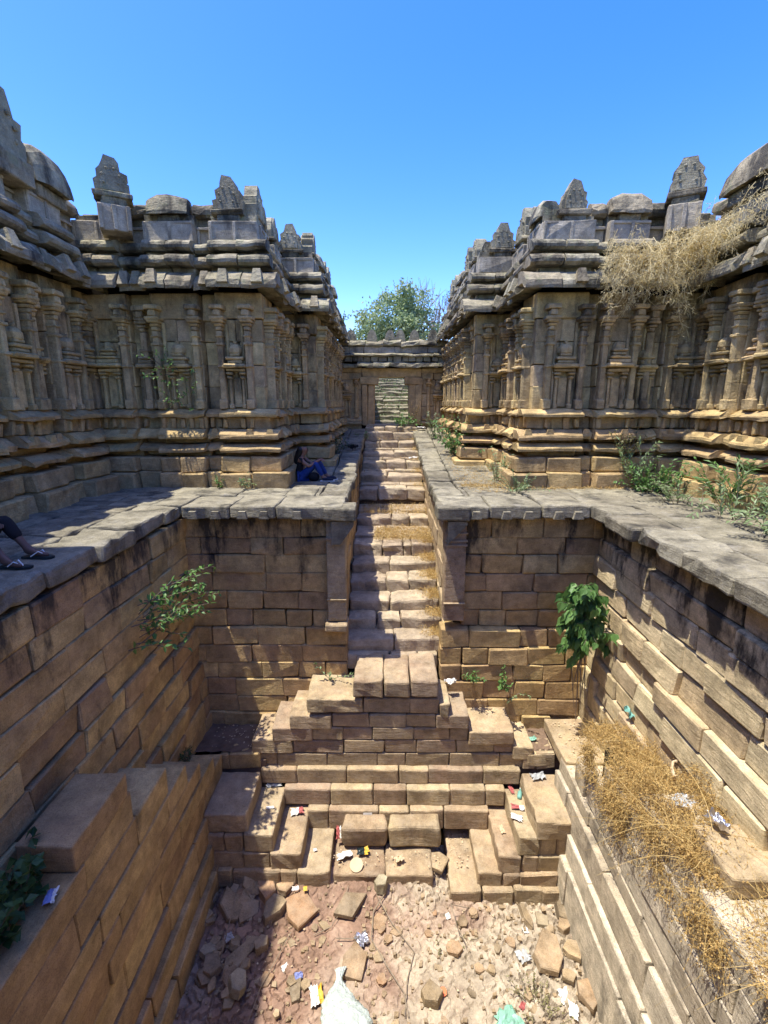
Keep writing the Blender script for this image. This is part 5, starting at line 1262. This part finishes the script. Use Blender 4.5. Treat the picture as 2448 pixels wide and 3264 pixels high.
def seated(origin, rz, o):
    """o: dict of joints in local space, x = facing direction, z up"""
    t = thing('person', o['label'], 'person', origin); t.rotation_euler = (0, 0, rz)
    P = {k: Vector(v) for k, v in o['J'].items()}
    J = []; E_ = []; ix = {}
    def add(k, r): ix[k] = len(J); J.append((*P[k], r))
    R_ = o.get('R', {})
    for k, r in (('pelvis', (.13, .11)), ('waist', (.115, .095)), ('chest', (.135, .105)), ('neck0', (.055, .055)), ('neck', (.048, .05)), ('jaw', (.062, .066)), ('head', (.078, .092)), ('crown', (.062, .07))): add(k, r)
    for s in 'LR':
        for k, r in (('hip', .088), ('knee', .060), ('calf', .055), ('ankle', .037), ('heel', .036), ('ball', .034), ('toe', .02), ('sh', .056), ('elbow', .040), ('wrist', .026)): add(k + s, r)
    for a, b in (('pelvis', 'waist'), ('waist', 'chest'), ('chest', 'neck0'), ('neck0', 'neck'), ('neck', 'jaw'), ('jaw', 'head'), ('head', 'crown')): E_.append((ix[a], ix[b]))
    for s in 'LR':
        for a, b in (('pelvis', 'hip' + s), ('hip' + s, 'knee' + s), ('knee' + s, 'calf' + s), ('calf' + s, 'ankle' + s), ('ankle' + s, 'heel' + s), ('ankle' + s, 'ball' + s), ('ball' + s, 'toe' + s), ('chest', 'sh' + s), ('sh' + s, 'elbow' + s), ('elbow' + s, 'wrist' + s)): E_.append((ix[a], ix[b]))
        hd, he = hand(P['wrist' + s], o['hand' + s], o['curl' + s], 1., (0, 0, 1))
        off = len(J) - 1
        for q in hd[1:]: J.append(q)
        mp_ = lambda i: ix['wrist' + s] if i == 0 else i + off
        E_ += [(mp_(a), mp_(b)) for a, b in he]
    body = skinned('body', J, E_, M[o['skin']]); chain(body, (0, 0, 0), t)
    f = Vector(o['face']).normalized(); h = P['head']; sd = f.cross(Vector((0, 0, 1))).normalized()
    # face
    v, ff = join([sphere_v(tuple(h + f * .088 + Vector((0, 0, -.022))), (.014, .014, .022), 8, 6)]); place_child(t, 'nose', v, ff, M[o['skin']])
    v, ff = join([sphere_v(tuple(h + f * .072 + sd * q * .032 + Vector((0, 0, .012))), .013, 8, 6) for q in (-1, 1)]); place_child(t, 'eyes', v, ff, M['hair'])
    v, ff = join([sphere_v(tuple(h + f * .074 + Vector((0, 0, -.062))), (.016, .016, .007), 8, 5)]); place_child(t, 'mouth', v, ff, M['red'])
    v, ff = join([sphere_v(tuple(h + sd * q * .082 + Vector((0, 0, -.01))), (.014, .012, .03), 8, 6) for q in (-1, 1)]); place_child(t, 'ears', v, ff, M[o['skin']])
    return t, P
def place_child(t, nm, v, f, mat, smooth=True):
    ob = bpy.data.objects.new(nm, mesh(nm, v, f, mat, smooth)); COL.objects.link(ob); ob.parent = t; return ob

# the woman on the left walkway, turned to the right, hands round her knees
Jw = dict(pelvis=(0, 0, .115), waist=(-.01, 0, .27), chest=(.03, 0, .44), neck0=(.06, 0, .56), neck=(.07, 0, .60), jaw=(.105, 0, .645), head=(.10, 0, .71), crown=(.085, 0, .775),
          hipL=(.06, .09, .12), kneeL=(.40, .10, .44), calfL=(.47, .10, .30), ankleL=(.585, .10, .10), heelL=(.56, .10, .045), ballL=(.72, .10, .04), toeL=(.80, .10, .03),
          hipR=(.06, -.09, .12), kneeR=(.37, -.11, .42), calfR=(.43, -.12, .28), ankleR=(.535, -.13, .10), heelR=(.51, -.13, .045), ballR=(.665, -.14, .04), toeR=(.74, -.14, .03),
          shL=(.04, .17, .50), elbowL=(.24, .19, .37), wristL=(.46, .04, .50), shR=(.04, -.17, .50), elbowR=(.22, -.20, .35), wristR=(.45, -.06, .48))
ow = dict(label='woman in dark t-shirt and blue jeans sitting on the left walkway, hugging her knees', J=Jw, skin='skin', handL=(.6, -.6, -.2), handR=(.6, .6, -.1), curlL=(.2, -.5, -.8), curlR=(.2, .5, -.8), face=(.9, .35, .05))
tw, P = seated((-1.98, 10.82, 0), 0, ow)
def shell(t, nm, js, es, mat, root=0): chain(skinned(nm, js, es, mat, root), (0, 0, 0), t)
shell(tw, 'shirt', [(.0, 0, .10, (.15, .13)), (-.015, 0, .27, (.135, .115)), (.03, 0, .44, (.15, .125)), (.055, 0, .535, (.075, .075)), (.035, .17, .50, .068), (.11, .185, .44, .064), (.035, -.17, .50, .068), (.10, -.19, .43, .064)], [(0, 1), (1, 2), (2, 3), (2, 4), (4, 5), (2, 6), (6, 7)], M['black'])
shell(tw, 'jeans', [(0, 0, .115, (.145, .125)), (.06, .09, .12, .10), (.40, .10, .44, .074), (.47, .10, .30, .068), (.575, .10, .12, .052), (.06, -.09, .12, .10), (.37, -.11, .42, .074), (.43, -.12, .28, .068), (.525, -.13, .12, .052)], [(0, 1), (1, 2), (2, 3), (3, 4), (0, 5), (5, 6), (6, 7), (7, 8)], M['jean'])
shell(tw, 'hair', [(.05, 0, .76, (.085, .092)), (.02, 0, .70, (.088, .095)), (-.035, 0, .60, (.075, .085)), (-.07, 0, .48, (.06, .085)), (-.085, .0, .36, (.04, .07))], [(0, 1), (1, 2), (2, 3), (3, 4)], M['hair'])
for s, y, x in ((1, .10, .0), (-1, -.135, -.05)):
    sh_ = skinned('shoe', [(.555 + x, y, .055, .046), (.62 + x, y, .055, .05), (.73 + x, y, .045, .044), (.82 + x, y, .035, .03)], [(0, 1), (1, 2), (2, 3)], M['navy']); chain(sh_, (0, 0, 0), tw)
    v, f = extr_v([(-.04, 0), (.04, 0), (.045, .022), (-.045, .022)], .33, 4, .001, .001); v = v + np.array([.68 + x, y, .0]); so = bpy.data.objects.new('sole', mesh('sole', v, f, M['sole'])); COL.objects.link(so); so.parent = sh_
# her dark bag
tag(place('handbag', mesh('handbag', *sphere_v((0, 0, .10), (.13, .09, .11), 14, 9), M['black'], True), None, (-1.66, 10.72, 0)), 'black bag lying under the knees of the seated woman', 'bag')

# the seated person at the left edge, only legs in view
Jm = dict(pelvis=(0, 0, .12), waist=(-.02, 0, .30), chest=(.03, 0, .50), neck0=(.07, 0, .63), neck=(.08, 0, .67), jaw=(.12, 0, .72), head=(.11, 0, .79), crown=(.09, 0, .86),
          hipL=(.07, .09, .13), kneeL=(.44, .12, .46), calfL=(.53, .12, .30), ankleL=(.68, .12, .09), heelL=(.64, .12, .04), ballL=(.80, .13, .045), toeL=(.89, .13, .035),
          hipR=(.07, -.09, .13), kneeR=(.40, -.16, .44), calfR=(.50, -.18, .28), ankleR=(.66, -.22, .09), heelR=(.62, -.22, .04), ballR=(.78, -.25, .045), toeR=(.87, -.26, .035),
          shL=(.05, .19, .56), elbowL=(.20, .24, .36), wristL=(.40, .10, .44), shR=(.05, -.19, .56), elbowR=(.20, -.25, .35), wristR=(.38, -.06, .42))
om = dict(label='person in dark trousers and flip-flops sitting at the left edge of the walkway', J=Jm, skin='skin2', handL=(.6, -.6, -.2), handR=(.6, .6, -.1), curlL=(.2, -.5, -.8), curlR=(.2, .5, -.8), face=(1, 0, -.1))
tm, P = seated((-4.80, 5.08, 0), 0, om)
shell(tm, 'shirt', [(.0, 0, .12, (.16, .14)), (-.02, 0, .30, (.145, .125)), (.03, 0, .50, (.165, .135)), (.065, 0, .60, (.085, .085)), (.045, .19, .56, .076), (.12, .22, .46, .07), (.045, -.19, .56, .076), (.12, -.22, .46, .07)], [(0, 1), (1, 2), (2, 3), (2, 4), (4, 5), (2, 6), (6, 7)], M['navy'])
shell(tm, 'trousers', [(0, 0, .12, (.15, .13)), (.07, .09, .13, .11), (.44, .12, .46, .085), (.52, .12, .32, .075), (.59, .12, .22, .066), (.07, -.09, .13, .11), (.40, -.16, .44, .085), (.49, -.18, .30, .075), (.56, -.195, .21, .066)], [(0, 1), (1, 2), (2, 3), (3, 4), (0, 5), (5, 6), (6, 7), (7, 8)], M['black'])
shell(tm, 'hair', [(.085, 0, .845, (.082, .09)), (.06, 0, .79, (.088, .095)), (.05, 0, .74, (.07, .08))], [(0, 1), (1, 2)], M['hair'])
for y, y2 in ((.12, .13), (-.22, -.26)):
    sole = [(-.10, -.042), (.05, -.038), (.17, -.05), (.24, -.03), (.25, .02), (.19, .05), (.05, .04), (-.09, .042)]
    v, f = plate_v([(a, b) for a, b in sole], .022); v = np.stack([v[:, 0], v[:, 2], v[:, 1] + .012], 1)
    fl = place_child(tm, 'flip_flop', v + np.array([.70, y, .0]), f, M['darkp'], False); fl.name = 'flip_flop'
    st = [tube_v([(.70 + .02, y + q * .05, .03), (.80, y + q * .035 + (y2 - y) * .6, .085), (.86, (y + y2) / 2 + .01, .03)], .007, 5) for q in (-1, 1)]
    v, f = join(st); ob = bpy.data.objects.new('strap', mesh('strap', v, f, M['white'])); COL.objects.link(ob); ob.parent = fl
